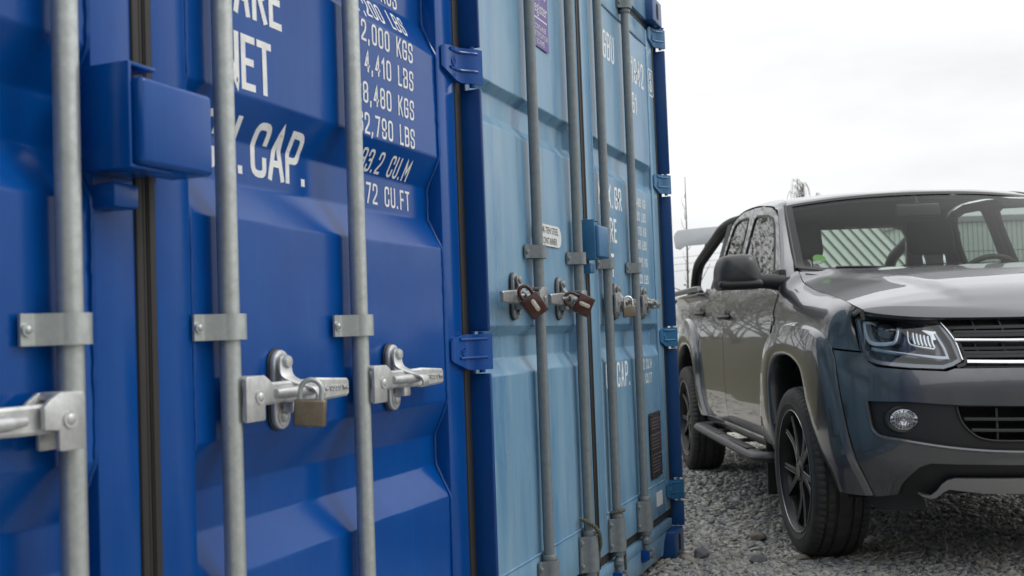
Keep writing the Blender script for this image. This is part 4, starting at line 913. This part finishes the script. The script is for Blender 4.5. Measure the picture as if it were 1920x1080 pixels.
def seat(y0, x0, big=True):
    s = MB(); P = lambda: None
    s.box(x0-.10,x0+.42,y0-.25,y0+.25,.72,.88,b=.06,seg=4)
    M = Matrix.Translation((x0-.08,y0,.86))@Matrix.Rotation(R_(-16),4,'Y'); s.box(-.07,.06,-.24,.24,-.05,.52,b=.06,seg=4,M=M)
    o = s.build('seat', SEAT, TR); h = MB(); h.box(-.05,.045,-.135,.135,.58,.80,b=.045,seg=4,M=M); h.build('headrest', SEAT, o)
    r = MB()
    for k in (-.06,.06): r.tube([M@Vector((0,y0*0+k,.48)),M@Vector((0,k,.60))],.007,8)
    r.build('headrest_rod', CHROME, o)
seat(.245,-1.18); seat(-.53,-1.18)
it = MB(); it.box(-2.25,-1.85,-.68,.68,.70,.86,b=.06,seg=3); it.box(-2.45,-2.28,-.68,.68,.84,1.28,b=.05,seg=3); it.build('rear_bench', SEAT, TR)
sw = MB(); M = Matrix.Translation((-1.02,.38,1.205))@Matrix.Rotation(R_(-62),4,'Y'); sw.tube([M@Vector((.185*math.cos(q),.185*math.sin(q),0)) for q in np.linspace(0,2*math.pi,40)],.015,10,caps=False)
for q in (90,210,330): sw.tube([M@Vector((0,0,-.02)),M@Vector((.18*math.cos(R_(q)),.18*math.sin(R_(q)),0))],.014,8)
sw.lathe([(0,.01),(.05,.008),(.06,-.02),(.03,-.05)],'z',20,M=M.to_3x3(),c=M.translation); sw.build('steering_wheel', LINERD, TR)
im = MB(); im.box(-.985,-.955,-.125,.115,1.600,1.672,b=.012,seg=3); im.tube([(-.99,0,1.67),(-1.03,0,1.735)],.012,8); im.build('interior_mirror', BLK, TR)
# ---- door mirrors
for side in (-1,1):
    out = [(1.206,1.245),(1.208,1.30),(1.200,1.345),(1.178,1.385),(1.14,1.398),(1.06,1.402),(1.022,1.392),(.998,1.355),(.985,1.312),(.980,1.275),(.985,1.235),(1.05,1.226),(1.16,1.228)]
    O2 = crom(out,4,True); cc = O2.mean(0); L_ys = []
    for x,k in ((-.425,.0),(-.427,.35),(-.435,.62),(-.455,.84),(-.485,.96),(-.525,1.0),(-.575,.99),(-.600,.95),(-.600,.0)):
        L_ys.append([(x,side*(cc[0]+(p[0]-cc[0])*k),cc[1]+(p[1]-cc[1])*k) for p in O2]+[(x,side*(cc[0]+(O2[0][0]-cc[0])*k),cc[1]+(O2[0][1]-cc[1])*k)])
    mr = MB().grid(np.array(L_ys)).build('door_mirror', mat('mirror_shell_%d'%side,(.040,.041,.043),.42), TR, ang=50)
    f = MB(); f.box(-.603,-.428,*sorted((side*.984,side*1.206)),1.223,1.270,b=.022,seg=3); f.tube([(-.52,side*1.02,1.262),(-.53,side*.94,1.260),(-.55,side*.86,1.252)],[.026,.030,.036],12,flat=1.25); f.box(-.70,-.53,*sorted((side*.845,side*.885)),1.222,1.32,b=.01); f.build('mirror_foot', BLK, mr)
    MB().prism([tuple(cc+(p-cc)*.9) for p in O2],-.602,-.6005,axis='x',M=Matrix.Diagonal((1,side,1,1))).build('mirror_glass', CHROME, mr)
# ---- wheels
def wheel(x, side):
    wl = bpy.data.objects.new('wheel', None); COL.objects.link(wl); wl.parent = TR; wl.location = (x-.02,side*.868,.379); wl.rotation_euler = (0,rng.random()*1.2 if False else .35,0 if side<0 else math.pi)
    # local: outer face towards -y
    pr = [(.258,-.080),(.270,-.112),(.283,-.121),(.300,-.1265),(.303,-.1285),(.306,-.1265),(.330,-.128),(.350,-.124),(.362,-.117)]
    tr = [(.3695,-.108),(.3745,-.094),(.3765,-.084),(.3680,-.080),(.3680,-.074),(.3780,-.071),(.3795,-.042),(.3705,-.038),(.3705,-.030),(.3800,-.026),(.3803,-.002)]
    half = pr+tr; half = [(r,h*.96) for r,h in half]; full = half+[(r,-h) for r,h in half[::-1]]; n = 216; vs = []; fs = []; m_ = len(full)
    for k in range(n):
        q = 2*math.pi*k/n
        for i,(r,h) in enumerate(full):
            j = min(i,m_-1-i)
            if 8<=j<=11 and k%3==0: r -= .0055
            if 14<=j<=15 and (k+1)%4==0: r -= .003
            vs.append((r*math.cos(q),h,r*math.sin(q)))
    for k in range(n):
        k2 = (k+1)%n
        for i in range(m_-1): fs.append((k*m_+i,k*m_+i+1,k2*m_+i+1,k2*m_+i))
    MB().add(vs,fs).build('tyre', TYRE, wl, ang=28)
    r = MB(); r.lathe([(.262,.10),(.25,.09),(.245,.0),(.250,-.06),(.256,-.085)],'y',64); r.lathe([(0,.02),(.10,.02),(.245,.03)],'y',48)
    edg = MB()
    for pair in range(5):
        for d in (-13.5,13.5):
            q0 = R_(72*pair+d*.45); q1 = R_(72*pair+d*1.15); P = []
            for t in np.linspace(0,1,9):
                q = q0+(q1-q0)*t; rad = .052+(.252-.052)*t; P.append((rad*math.cos(q),-.088+.008*math.sin(t*math.pi)-.006*t,rad*math.sin(q)))
            G = []
            for t,p in zip(np.linspace(0,1,9),P):
                tg = Vector((math.cos(q1),0,math.sin(q1))); nn = Vector((-tg.z,0,tg.x)); wd = .020-.006*t; p = Vector(p)
                G.append([p-nn*wd+Vector((0,.030,0)),p-nn*wd*.8,p-nn*wd*.25+Vector((0,-.004,0)),p+nn*wd*.25+Vector((0,-.004,0)),p+nn*wd*.8,p+nn*wd+Vector((0,.030,0))])
            r.grid(np.array([[tuple(a) for a in g] for g in G])); edg.tube([g[4]+Vector((0,-.0010,0)) for g in G],.0014,6)
        
    r.lathe([(0,-.098),(.032,-.098),(.034,-.094),(.058,-.086),(.075,-.066),(.08,.0)],'y',32)
    for k in range(5): 
        q = R_(72*k+36); r.lathe([(0,-.084),(.009,-.084),(.010,-.06)],'y',8,(.056*math.cos(q),-.006,.056*math.sin(q)))
    ri = r.build('rim', RIM, wl, ang=35); edg.build('spoke_edge', SILV, ri)
    MB().lathe([(.2565,-.083),(.264,-.100),(.2685,-.1125),(.2725,-.1165),(.2765,-.1145),(.277,-.108)],'y',96).build('rim_lip', RIM if False else mat('rim_lip_%d_%d'%(side,int(x<-1)),(.015,.015,.016),.4,metal=.2), wl)
    MB().lathe([(.2705,-.1172),(.2722,-.1186),(.2740,-.1172)],'y',96).build('rim_pinstripe', RIMC, wl)
    MB().lathe([(.0,.025),(.165,.025),(.168,.035),(.165,.045),(0,.045)],'y',40).build('brake_disc', STEEL, wl)
for x in (0,-3.095):
    for s in (-1,1): wheel(x,s)
# ---- bed, roll bar, lid, underside
bd = MB()
for s in (-1,1): bd.box(-4.22,-2.70,*sorted((s*.80,s*.925)),1.262,1.283,b=.006); bd.box(-4.20,-2.70,*sorted((s*.78,s*.80)),.75,1.27)
bd.box(-4.22,-2.70,-.80,.80,.74,.77); bd.box(-4.26,-4.20,-.88,.88,.72,1.27,b=.02); bd.build('load_bed', PAINT, TR)
for s in (-1,1):
    r = MB(); r.tube([(-2.74,s*.895,1.285),(-2.78,s*.897,1.312),(-3.0,s*.897,1.318),(-4.0,s*.895,1.318),(-4.1,s*.893,1.312),(-4.14,s*.89,1.285)],.022,12); r.build('bed_rail', SILV if False else mat('rail_%d'%s,(.12,.12,.125),.3,metal=.7), TR)
rb = MB(); P = crom([(-3.72,.765,1.28),(-3.68,.762,1.40),(-3.55,.757,1.52),(-3.30,.745,1.590),(-2.95,.727,1.675),(-2.74,.71,1.728),(-2.64,.64,1.765),(-2.60,.45,1.785),(-2.60,0,1.79)],7)
rb.tube(P,.042,16,caps=False); rb.tube([(a,-b,c) for a,b,c in P],.042,16,caps=False)
for s in (-1,1): rb.box(-3.86,-3.55,*sorted((s*.70,s*.84)),1.278,1.300,b=.008)
rb.build('roll_bar', BLK, TR)
ld = MB(); lo = [(.835,1.700),(.850,1.712),(.858,1.79),(.852,1.822),(.835,1.842),(.80,1.856),(.3,1.885),(0,1.888)]; bt = [(0,1.742),(.5,1.735),(.74,1.722),(.785,1.708),(.810,1.690)]
lo = [(.835,1.700),(.850,1.712),(.858,1.79),(.852,1.822),(.835,1.842),(.80,1.856),(.55,1.872),(.30,1.882)]; bt = [(.30,1.745),(.5,1.735),(.74,1.722),(.785,1.708),(.810,1.690)]
pol = [(-a_,b_) for a_,b_ in crom(lo,3).tolist()+crom(bt,3).tolist()]
ld.prism(pol,-4.115,-4.085,axis='x',b=.006); lid = ld.build('bed_lid', mat('pale_grey_lid',(.66,.68,.69),.4,var=(.60,.62,.63),vscale=5), TR)
MB().tube([(-4.10,-.585,1.74),(-4.00,-.66,1.55),(-3.92,-.78,1.30)],.014,10).build('lid_strut', BLK, lid)
ub = MB(); ub.box(-4.0,.50,-.45,.45,.42,.56,b=.03); ub.box(-.45,.66,-.50,.50,.50,1.02,b=.05); ub.box(-.05,.05,-.74,.74,.34,.42,b=.02); ub.box(-3.15,-3.04,-.74,.74,.32,.43,b=.03); ub.box(-.6,.70,-.62,.62,.36,.42,b=.03); ub.box(-2.6,-.5,-.86,.86,.44,.50); ub.build('underbody', DARK, TR)
tl = MB(); tl.box(-4.285,-4.255,-.90,-.76,.85,1.2,b=.01); tl.box(-4.285,-4.255,.76,.90,.85,1.2,b=.01); tl.build('tail_light', mat('red_lens',(.3,.01,.01),.15), TR)
rbm = MB(); rbm.box(-4.36,-4.24,-.85,.85,.45,.60,b=.04); rbm.build('rear_bumper', PAINT, TR)
# ------------------------------------------------------------------ ground
GR = mat('gravel_bed',(.38,.37,.34),.9,var=(.46,.445,.40),vscale=30,vdetail=8,coord='Object',bump=1,bscale=45,bdist=.02)
chain_noise(GR,(.09,.09,.09),70,.55,.7)
def gz(x,y): return .012*np.sin(x*1.3+.4)*np.sin(y*1.1)+.008*np.sin(x*3.1+y*2.3)
g = MB(); xs = np.concatenate([[-300,-60,-20],np.linspace(-6,16,90),[25,60,300]]); X,Y = np.meshgrid(xs,xs*1.0,indexing='ij'); Z = gz(X,Y)*((np.abs(X)<17)&(np.abs(Y)<17))-.022
g.grid(np.stack([X,Y,Z],-1)); tag(g.build('gravel_ground', GR, None, ang=0), kind='structure')
# loose stones, one mass
cx,cy = -1.317,-1.099; FH = np.array((.932,.361)); RH = np.array((.361,-.932))
bmi = bmesh.new(); bmesh.ops.create_icosphere(bmi, subdivisions=1, radius=1); bmi.verts.ensure_lookup_table(); IV = np.array([v.co[:] for v in bmi.verts]); IF = np.array([[v.index for v in f.verts] for f in bmi.faces]); bmi.free()
stones = []
def scatter(n, z0, z1, tmin, tmax, smin, smax, seed):
    r = np.random.default_rng(seed); d = np.sqrt(r.uniform(z0**2,z1**2,n)); t = r.uniform(tmin,tmax,n); P = np.stack([cx+FH[0]*d+RH[0]*d*t, cy+FH[1]*d+RH[1]*d*t],1)
    s = smin*(smax/smin)**(r.random(n)**1.7); return P,s,r
allv = []; allf = []; allc = []; base = 0
for n,z0,z1,t0,t1,s0,s1,sd_ in ((46000,3.3,6.0,.085,.52,.006,.022,1),(26000,6.0,10.5,.085,.50,.009,.026,2),(5000,2.2,3.4,.10,.9,.008,.02,3),(5000,10.5,22,.0,.5,.015,.04,4),(500,3.3,9,.085,.5,.022,.040,5)):
    P,s,r = scatter(n,z0,z1,t0,t1,s0,s1,sd_)
    k = len(P); V = IV[None]*(1+r.uniform(-.42,.42,(k,len(IV),1))); V = V*np.stack([r.uniform(.9,1.7,k),r.uniform(.6,1.1,k),r.uniform(.25,.55,k)],1)[:,None]*s[:,None,None]
    a = r.uniform(0,2*np.pi,k); b = r.normal(0,.35,k); c_ = np.cos(b)[:,None]; s_ = np.sin(b)[:,None]
    x,y,z = V[...,0],V[...,1],V[...,2]; x,z = x*c_-z*s_,x*s_+z*c_; ca,sa = np.cos(a)[:,None],np.sin(a)[:,None]; x,y = x*ca-y*sa,x*sa+y*ca
    zz = gz(P[:,0],P[:,1])-.012+r.uniform(-.004,.010,k)+s*.15; V = np.stack([x+P[:,0,None],y+P[:,1,None],z+zz[:,None]],-1)
    allv.append(V.reshape(-1,3)); allf.append((IF[None]+(np.arange(k)*len(IV))[:,None,None]).reshape(-1,3)+base); base += k*len(IV); allc.append(np.repeat(r.random(k),len(IV)))
Vv = np.concatenate(allv); Ff = np.concatenate(allf); Cc = np.concatenate(allc)
me = bpy.data.meshes.new('gravel'); me.vertices.add(len(Vv)); me.vertices.foreach_set('co',Vv.ravel()); me.loops.add(Ff.size); me.loops.foreach_set('vertex_index',Ff.ravel()); me.polygons.add(len(Ff)); me.polygons.foreach_set('loop_start',np.arange(0,Ff.size,3)); me.polygons.foreach_set('loop_total',np.full(len(Ff),3)); me.update(calc_edges=True)
at = me.attributes.new('stone','FLOAT','POINT'); at.data.foreach_set('value',Cc)
SM = bpy.data.materials.new('loose_stone'); SM.use_nodes = True; t = SM.node_tree; b = t.nodes['Principled BSDF']; b.inputs['Roughness'].default_value = .85
a_ = t.nodes.new('ShaderNodeAttribute'); a_.attribute_name = 'stone'; r_ = t.nodes.new('ShaderNodeValToRGB'); r_.color_ramp.interpolation = 'CONSTANT'
cols = [(0,(.45,.44,.405)),(.22,(.51,.495,.45)),(.42,(.37,.375,.375)),(.60,(.57,.55,.49)),(.77,(.27,.28,.295)),(.87,(.47,.435,.375)),(.95,(.66,.64,.59))]
for i,(p_,c_) in enumerate(cols):
    el = r_.color_ramp.elements[i] if i<2 else r_.color_ramp.elements.new(p_); el.position = p_; el.color = (*c_,1)
nn = t.nodes.new('ShaderNodeTexNoise'); nn.inputs['Scale'].default_value = 120; mm = t.nodes.new('ShaderNodeMixRGB'); mm.blend_type = 'MULTIPLY'; mm.inputs[0].default_value = .5
tcn = t.nodes.new('ShaderNodeTexCoord'); t.links.new(tcn.outputs['Object'],nn.inputs['Vector']); t.links.new(a_.outputs['Fac'],r_.inputs[0]); t.links.new(r_.outputs[0],mm.inputs[1]); t.links.new(nn.outputs['Fac'],mm.inputs[2])
gm_ = t.nodes.new('ShaderNodeGamma'); gm_.inputs[1].default_value = .92; t.links.new(mm.outputs[0],gm_.inputs[0]); t.links.new(gm_.outputs[0],b.inputs['Base Color'])
me.materials.append(SM); o = bpy.data.objects.new('gravel',me); COL.objects.link(o); tag(o,'loose grey crushed stone lying over the yard','gravel',kind='stuff')
# single larger stones
def rock(label, x, y, s, col, sq=(1.3,.9,.55), seed=0):
    r = np.random.default_rng(seed); bm = bmesh.new(); bmesh.ops.create_icosphere(bm, subdivisions=3, radius=1)
    pl = r.normal(size=(12,3)); pl /= np.linalg.norm(pl,axis=1)[:,None]; dd = r.uniform(.62,.95,12)
    for v in bm.verts:
        p = np.array(v.co[:]); k = min([d/(p@n) for n,d in zip(pl,dd) if p@n>.05]+[1.0]); p = p*k*(1+.03*math.sin(9*p[0]+seed)*math.sin(8*p[1])); v.co = Vector(p*np.array(sq)*s)
    m = MB().bm(bm); a = r.uniform(0,3); o = m.build('rock', col, None, ang=25); o.location = (x,y,s*sq[2]*.35); o.rotation_euler = (0,.1,a); tag(o,label,'rock',group='larger stones lying in the gravel')
SB = mat('slate_rock',(.13,.14,.155),.8,var=(.17,.175,.18),vscale=14,bump=.4,bscale=40); SBr = mat('brown_rock',(.20,.175,.14),.85,var=(.14,.125,.105),vscale=14,bump=.4,bscale=40); ST = mat('tan_rock',(.36,.31,.22),.85,var=(.28,.24,.18),vscale=14,bump=.4,bscale=40)
def gp(px, Z): t = (px-960)/2038; return cx+FH[0]*Z+RH[0]*Z*t, cy+FH[1]*Z+RH[1]*Z*t
rock('flat brown stone in the open gravel between container and front wheel',*gp(1398,5.35),.055,SBr,(1.35,.8,.5),11)
rock('blue grey stone beside the bottom corner of the pale container',*gp(1293,5.0),.040,SB,(1.1,1.0,.75),5)
rock('small tan stone on the gravel in front of the pickup bumper',*gp(1812,4.62),.034,ST,(1.2,.9,.7),8)
rock('dark wedge of stone in the gravel near the front wheel',*gp(1396,4.85),.036,SB,(1.3,.8,.6),21)
rock('pale flat stone low in the gravel left of the front tyre',*gp(1478,4.88),.038,SBr,(1.4,.8,.4),31)
# ------------------------------------------------------------------ far things
def at(Z, px, z=0): x,y = gp(px,Z); return Vector((x,y,z))
BARK = mat('grey_bark',(.10,.085,.07),.9,var=(.16,.14,.12),vscale=30); LEAF = mat('spring_leaf',(.07,.075,.03),.7,var=(.12,.11,.05),vscale=3); TWIG = mat('bare_twig',(.13,.105,.085),.9)
def branchy(mb, p, d, L, r, depth_, rr__, droop=0.0, spread=.6, n=3, tips=None):
    pts = [p]; q = p.copy(); dd = d.normalized()
    for i in range(5):
        q = q+dd*(L/5); dd = (dd+Vector((rr__.normal(0,.10),rr__.normal(0,.10),rr__.normal(0,.06)-droop))).normalized(); pts.append(q.copy())
    mb.tube(pts,[r*(1-.13*i) for i in range(6)],5,caps=False)
    if tips is not None and depth_<=1: tips += pts[2:]
    if depth_>0:
        for k in range(n):
            i = 2+int(rr__.integers(0,4)); a = Vector((rr__.normal(),rr__.normal(),rr__.normal()*.6)).normalized()
            branchy(mb,pts[i],(dd+a*spread),L*rr__.uniform(.5,.75),r*.45,depth_-1,rr__,droop,spread,n,tips)
def leaves(tips, rr__, n, s, spread):
    m = MB()
    T = np.array([t[:] for t in tips])
    idx = rr__.integers(0,len(T),n); C = T[idx]+rr__.normal(0,spread,(n,3)); u = rr__.normal(size=(n,3)); u /= np.linalg.norm(u,axis=1)[:,None]; v = np.cross(u,rr__.normal(size=(n,3))); v /= np.linalg.norm(v,axis=1)[:,None]
    S_ = s*rr__.uniform(.5,1.3,n)[:,None]; V = np.stack([C-u*S_,C+v*S_*.55,C+u*S_,C-v*S_*.55],1).reshape(-1,3); 
    m.v = [tuple(q) for q in V]; m.f = [tuple(range(4*i,4*i+4)) for i in range(n)]; return m
# slim sapling between container and truck
t_ = thing('sapling','thin bare sapling rising behind the pickup beside the container','tree',at(14,1281)); r = np.random.default_rng(3)
m = MB(); m.tube([(0,0,-.05),(.01,.02,.5),(.06,-.06,.95),(.04,-.05,1.5),(.06,-.06,2.2),(.05,-.07,3.0)],[.030,.028,.022,.015,.010,.004],7); m.build('trunk', BARK, t_)
m = MB()
for k in range(14):
    z = .9+k*.14; a = r.uniform(0,6.28); m.tube([(.05,-.05,z),(.05+.05*math.cos(a),-.05+.05*math.sin(a),z+.06),(.05+.065*math.cos(a),-.05+.065*math.sin(a),z+.15)],[.004,.003,.0015],4)
m.tube([(.045,-.05,1.48),(-.02,.12,1.56),(-.06,.26,1.80)],[.008,.006,.003],5); m.tube([(.045,-.05,1.48),(.06,-.2,1.60),(.10,-.34,1.85)],[.008,.006,.003],5); m.build('twigs', TWIG, t_)
# weeping bare tree above the cab roof
p = at(42,1518,.62); t_ = thing('birch_tree','bare weeping tree showing just above the pickup roof','tree',p); r = np.random.default_rng(12)
m = MB(); m.tube([(0,0,-1.0),(.05,0,2),(.1,.05,4),(.05,.1,5.9)],[.14,.10,.05,.012],10); m.build('trunk', BARK, t_); m = MB()
for k in range(16):
    a = r.uniform(0,6.28); z = 3.0+k*.17; L = 1.0*(1-.012*k); pts = [Vector((.08+L*t*math.cos(a)*.75,.08+L*t*math.sin(a)*.75,z+L*(1.15*t-.55*t*t))) for t in np.linspace(0,1,7)]; m.tube(pts,[.022*(1-.12*i) for i in range(7)],5,caps=False)
    for q in range(13):
        t = r.uniform(.25,1.0); p0 = pts[int(t*6)]; b_ = r.uniform(0,6.28); l2 = r.uniform(.35,1.0); g_ = Vector((math.cos(b_),math.sin(b_),0))
        m.tube([p0,p0+g_*.10+Vector((0,0,.10)),p0+g_*.20+Vector((0,0,.02-l2*.25)),p0+g_*.24+Vector((0,0,-l2*.6)),p0+g_*.25+Vector((0,0,-l2))],[.006,.006,.006,.005,.004],4,caps=False)
m.build('crown', TWIG, t_)
# hedge and bank beyond the container end, mirrored in the truck's flank
bank = MAT_B = mat('earth_bank',(.075,.062,.040),.95,var=(.075,.080,.035),vscale=5,bump=.5,bscale=8)
m = MB(); u = np.linspace(-3,26,50); ru = np.random.default_rng(5); prof_ = [(-1.4,-.05),(-.9,.35),(-.3,.75),(.4,.95),(1.4,.9),(2.5,-.05)]; G = []
for a in u:
    c0 = np.array((9.0,4.6))+np.array((.93,.36))*a; nrm_ = np.array((-.36,.93)); G.append([(c0[0]+nrm_[0]*(b+ru.normal(0,.08)),c0[1]+nrm_[1]*(b+ru.normal(0,.08)),h+ru.normal(0,.05)*(h>0)) for b,h in prof_])
tag(m.grid(np.array(G)).build('earth_bank', bank, None, ang=0),kind='structure')
BUSH = [(-1.2,-1.0,3.0),(1.6,0,3.4),(4.6,.2,4.2),(7.6,0,3.5),(11.0,.3,4.6),(15.0,0,3.6)]
names = ['leafy bush at the near end of the earth bank, closest to the pale container','low rounded bush second along the earth bank','tall light green bush on the middle of the bank','small bush right of the tall one on the bank','tallest spreading bush far along the bank','last bush at the far end of the bank']
for (a,o2,h),lb_ in zip(BUSH,names):
    c0 = np.array((9.0,4.6))+np.array((.93,.36))*a; r = np.random.default_rng(int(a*10)+101); t_ = thing('bush',lb_,'bush',(c0[0],c0[1],.7),group='bushes along the earth bank'); m = MB(); tips = []
    for k in range(7): branchy(m,Vector((r.normal(0,.15),r.normal(0,.15),-.1)),Vector((r.normal(0,.5),r.normal(0,.5),1.0)),h*.52,.035,3,r,-.02,.7,3,tips)
    m.build('stems', BARK, t_); leaves(tips,r,15000,.020,.16).build('foliage', LEAF, t_, smooth=False, recalc=False)
# brown scrub showing in the gap left of the truck
t_ = thing('scrub_bush','low brown scrub in the gap between container and pickup','bush',at(17,1268)); r = np.random.default_rng(9); m = MB(); tips = []
for k in range(12): branchy(m,Vector((r.normal(0,.25),r.normal(0,.25),-.05)),Vector((r.normal(0,.5),r.normal(0,.5),1)),.9,.012,2,r,0,.8,4,tips)
m.build('stems', TWIG, t_); leaves(tips,r,2200,.035,.10).build('foliage', mat('brown_leaf',(.12,.085,.045),.8,var=(.10,.11,.04),vscale=5), t_, smooth=False, recalc=False)
# overhead lines on two far poles
for lab,z0,dz in (('topmost of the three thin overhead lines',7.1,0),('middle one of the three thin overhead lines',6.55,0),('lowest of the three thin overhead lines',6.0,0)):
    a = at(90,700,z0-.8); b_ = at(90,1700,z0+1.3); m = MB(); m.tube([a.lerp(b_,k/20)-Vector((0,0,1.6*(1-(2*k/20-1)**2)))+Vector((0,0,.9)) for k in range(21)],.022,5)
    tag(m.build('power_line', mat('cable_grey',(.3,.31,.32),.7), None),lab,'cable',group='overhead lines')
for px,lab in ((700,'wooden line pole hidden behind the containers'),(1700,'wooden line pole standing behind the pickup cab')):
    pass
# fence of upright rods behind the truck
def facing(name, label, cat, Z, px): 
    o = thing(name,label,cat,at(Z,px),math.atan2(RH[1],RH[0])); return o     # local x runs to the right, y away
fn_ = facing('mesh_fence','dark green mesh fence of thin upright rods behind the pickup','fence',15.5,1460)
m = MB()
for k in range(0,210): m.tube([(k*.07,0,.05),(k*.07,0,2.43)],.0042,4)
for z in (.1,.83,1.43,1.98,2.4): m.tube([(0,-.006,z),(14.7,-.006,z)],.005,4)
FG = mat('fence_green',(.02,.035,.03),.5); m.build('fence_mesh', FG, fn_)
for k in range(7): MB().box(k*2.45-.03,k*2.45+.03,.006,.05,0,2.5,b=.004).build('fence_post', FG, fn_)
# pale hall beyond the fence
h = facing('hall','long pale green hall with a low roof beyond the fence','building',34,1715); m = MB(); m.box(0,22,0,12,0,4.0); m.build('wall', mat('pale_sheet',(.50,.56,.53),.6,var=(.46,.52,.5),vscale=1.2), h)
MB().box(-.15,22.2,-.1,12.1,4.002,4.2).build('roof', mat('hall_roof',(.25,.27,.27),.6), h); MB().box(.0,22,-.06,-.004,0,2.75).build('plinth', mat('grey_green_plinth',(.16,.19,.17),.7), h)
# shed with a standing seam roof, set at an angle
sh = thing('shed','grey shed with a steep standing seam metal roof seen through the windscreen','shed',at(12.6,1632),math.atan2(RH[1],RH[0]))
al = R_(205); W_ = 1.35; ux = Vector((math.cos(al),math.sin(al),0)); dn = Vector((math.cos(al+math.pi/2),math.sin(al+math.pi/2),0))   # ridge runs left and forward; slope falls right and forward
RFM = mat('seam_roof',(.31,.34,.31),.55,metal=.1,var=(.33,.36,.34),vscale=4,bump=.1,bscale=8); m = MB(); R0 = Vector((0,0,2.25)); sl_ = Vector((dn.x*.74,dn.y*.74,-.67)); nr = ux.cross(sl_); nr = nr if nr.z>0 else -nr
for k in range(1): 
    a,b_,c_,d_ = R0,R0+ux*W_,R0+ux*W_+sl_*1.25,R0+sl_*1.25; m.add([a,b_,c_,d_,a-nr*.05,b_-nr*.05,c_-nr*.05,d_-nr*.05],[(0,1,2,3),(7,6,5,4),(0,3,7,4),(1,0,4,5),(2,1,5,6),(3,2,6,7)])
s2_ = Vector((-dn.x*.74,-dn.y*.74,-.67)); a,b_,c_,d_ = R0,R0+ux*W_,R0+ux*W_+s2_*1.25,R0+s2_*1.25; m.add([a+Vector((0,0,.003)),b_+Vector((0,0,.003)),c_,d_],[(0,1,2,3)])
rf_ = m.build('roof', RFM, sh, smooth=False)
m = MB()
for k in range(0,10):
    p0 = R0+ux*(k*W_/9)+nr*.012; m.tube([p0,p0+sl_*1.25],.009,5)
m.build('roof_seam', mat('seam_dark',(.10,.11,.10),.6), rf_)
m = MB(); e_ = sl_*1.1; q = [R0+e_,R0+s2_*1.1,R0+ux*(W_-.08)+s2_*1.1,R0+ux*(W_-.08)+e_]
vs = [(p_.x,p_.y,-.05) for p_ in q]+[(p_.x,p_.y,p_.z-.07) for p_ in q]; m.add(vs,[(0,1,5,4),(1,2,6,5),(2,3,7,6),(3,0,4,7)]); m.add([vs[4],vs[5],(R0.x,R0.y,R0.z-.07)],[(0,1,2)]); m.build('wall', mat('shed_wall',(.22,.23,.21),.8,var=(.17,.18,.17),vscale=6), sh, smooth=False)

# unseen dark block added behind the camera to darken posts and truck nose
wh = thing('light_blocker','dark long warehouse with pale roof edge behind the photographer, mirrored in the truck','building',(-15,-4,0),R_(21))
m = MB(); m.box(-6,0,-22,24,0,6.2); m.build('wall', mat('blocker_wall',(.06,.068,.075),.7,var=(.075,.08,.085),vscale=1), wh)
MB().box(-6.2,.25,-22.2,24.2,6.21,6.5).build('roof', mat('blocker_roof',(.3,.3,.3),.6), wh)
for k in range(6):
    MB().box(.004,.06,-18+k*7,-14.5+k*7,.02,4.0).build('roller_door', mat('roller_%d'%k,(.16,.17,.18),.5), wh)
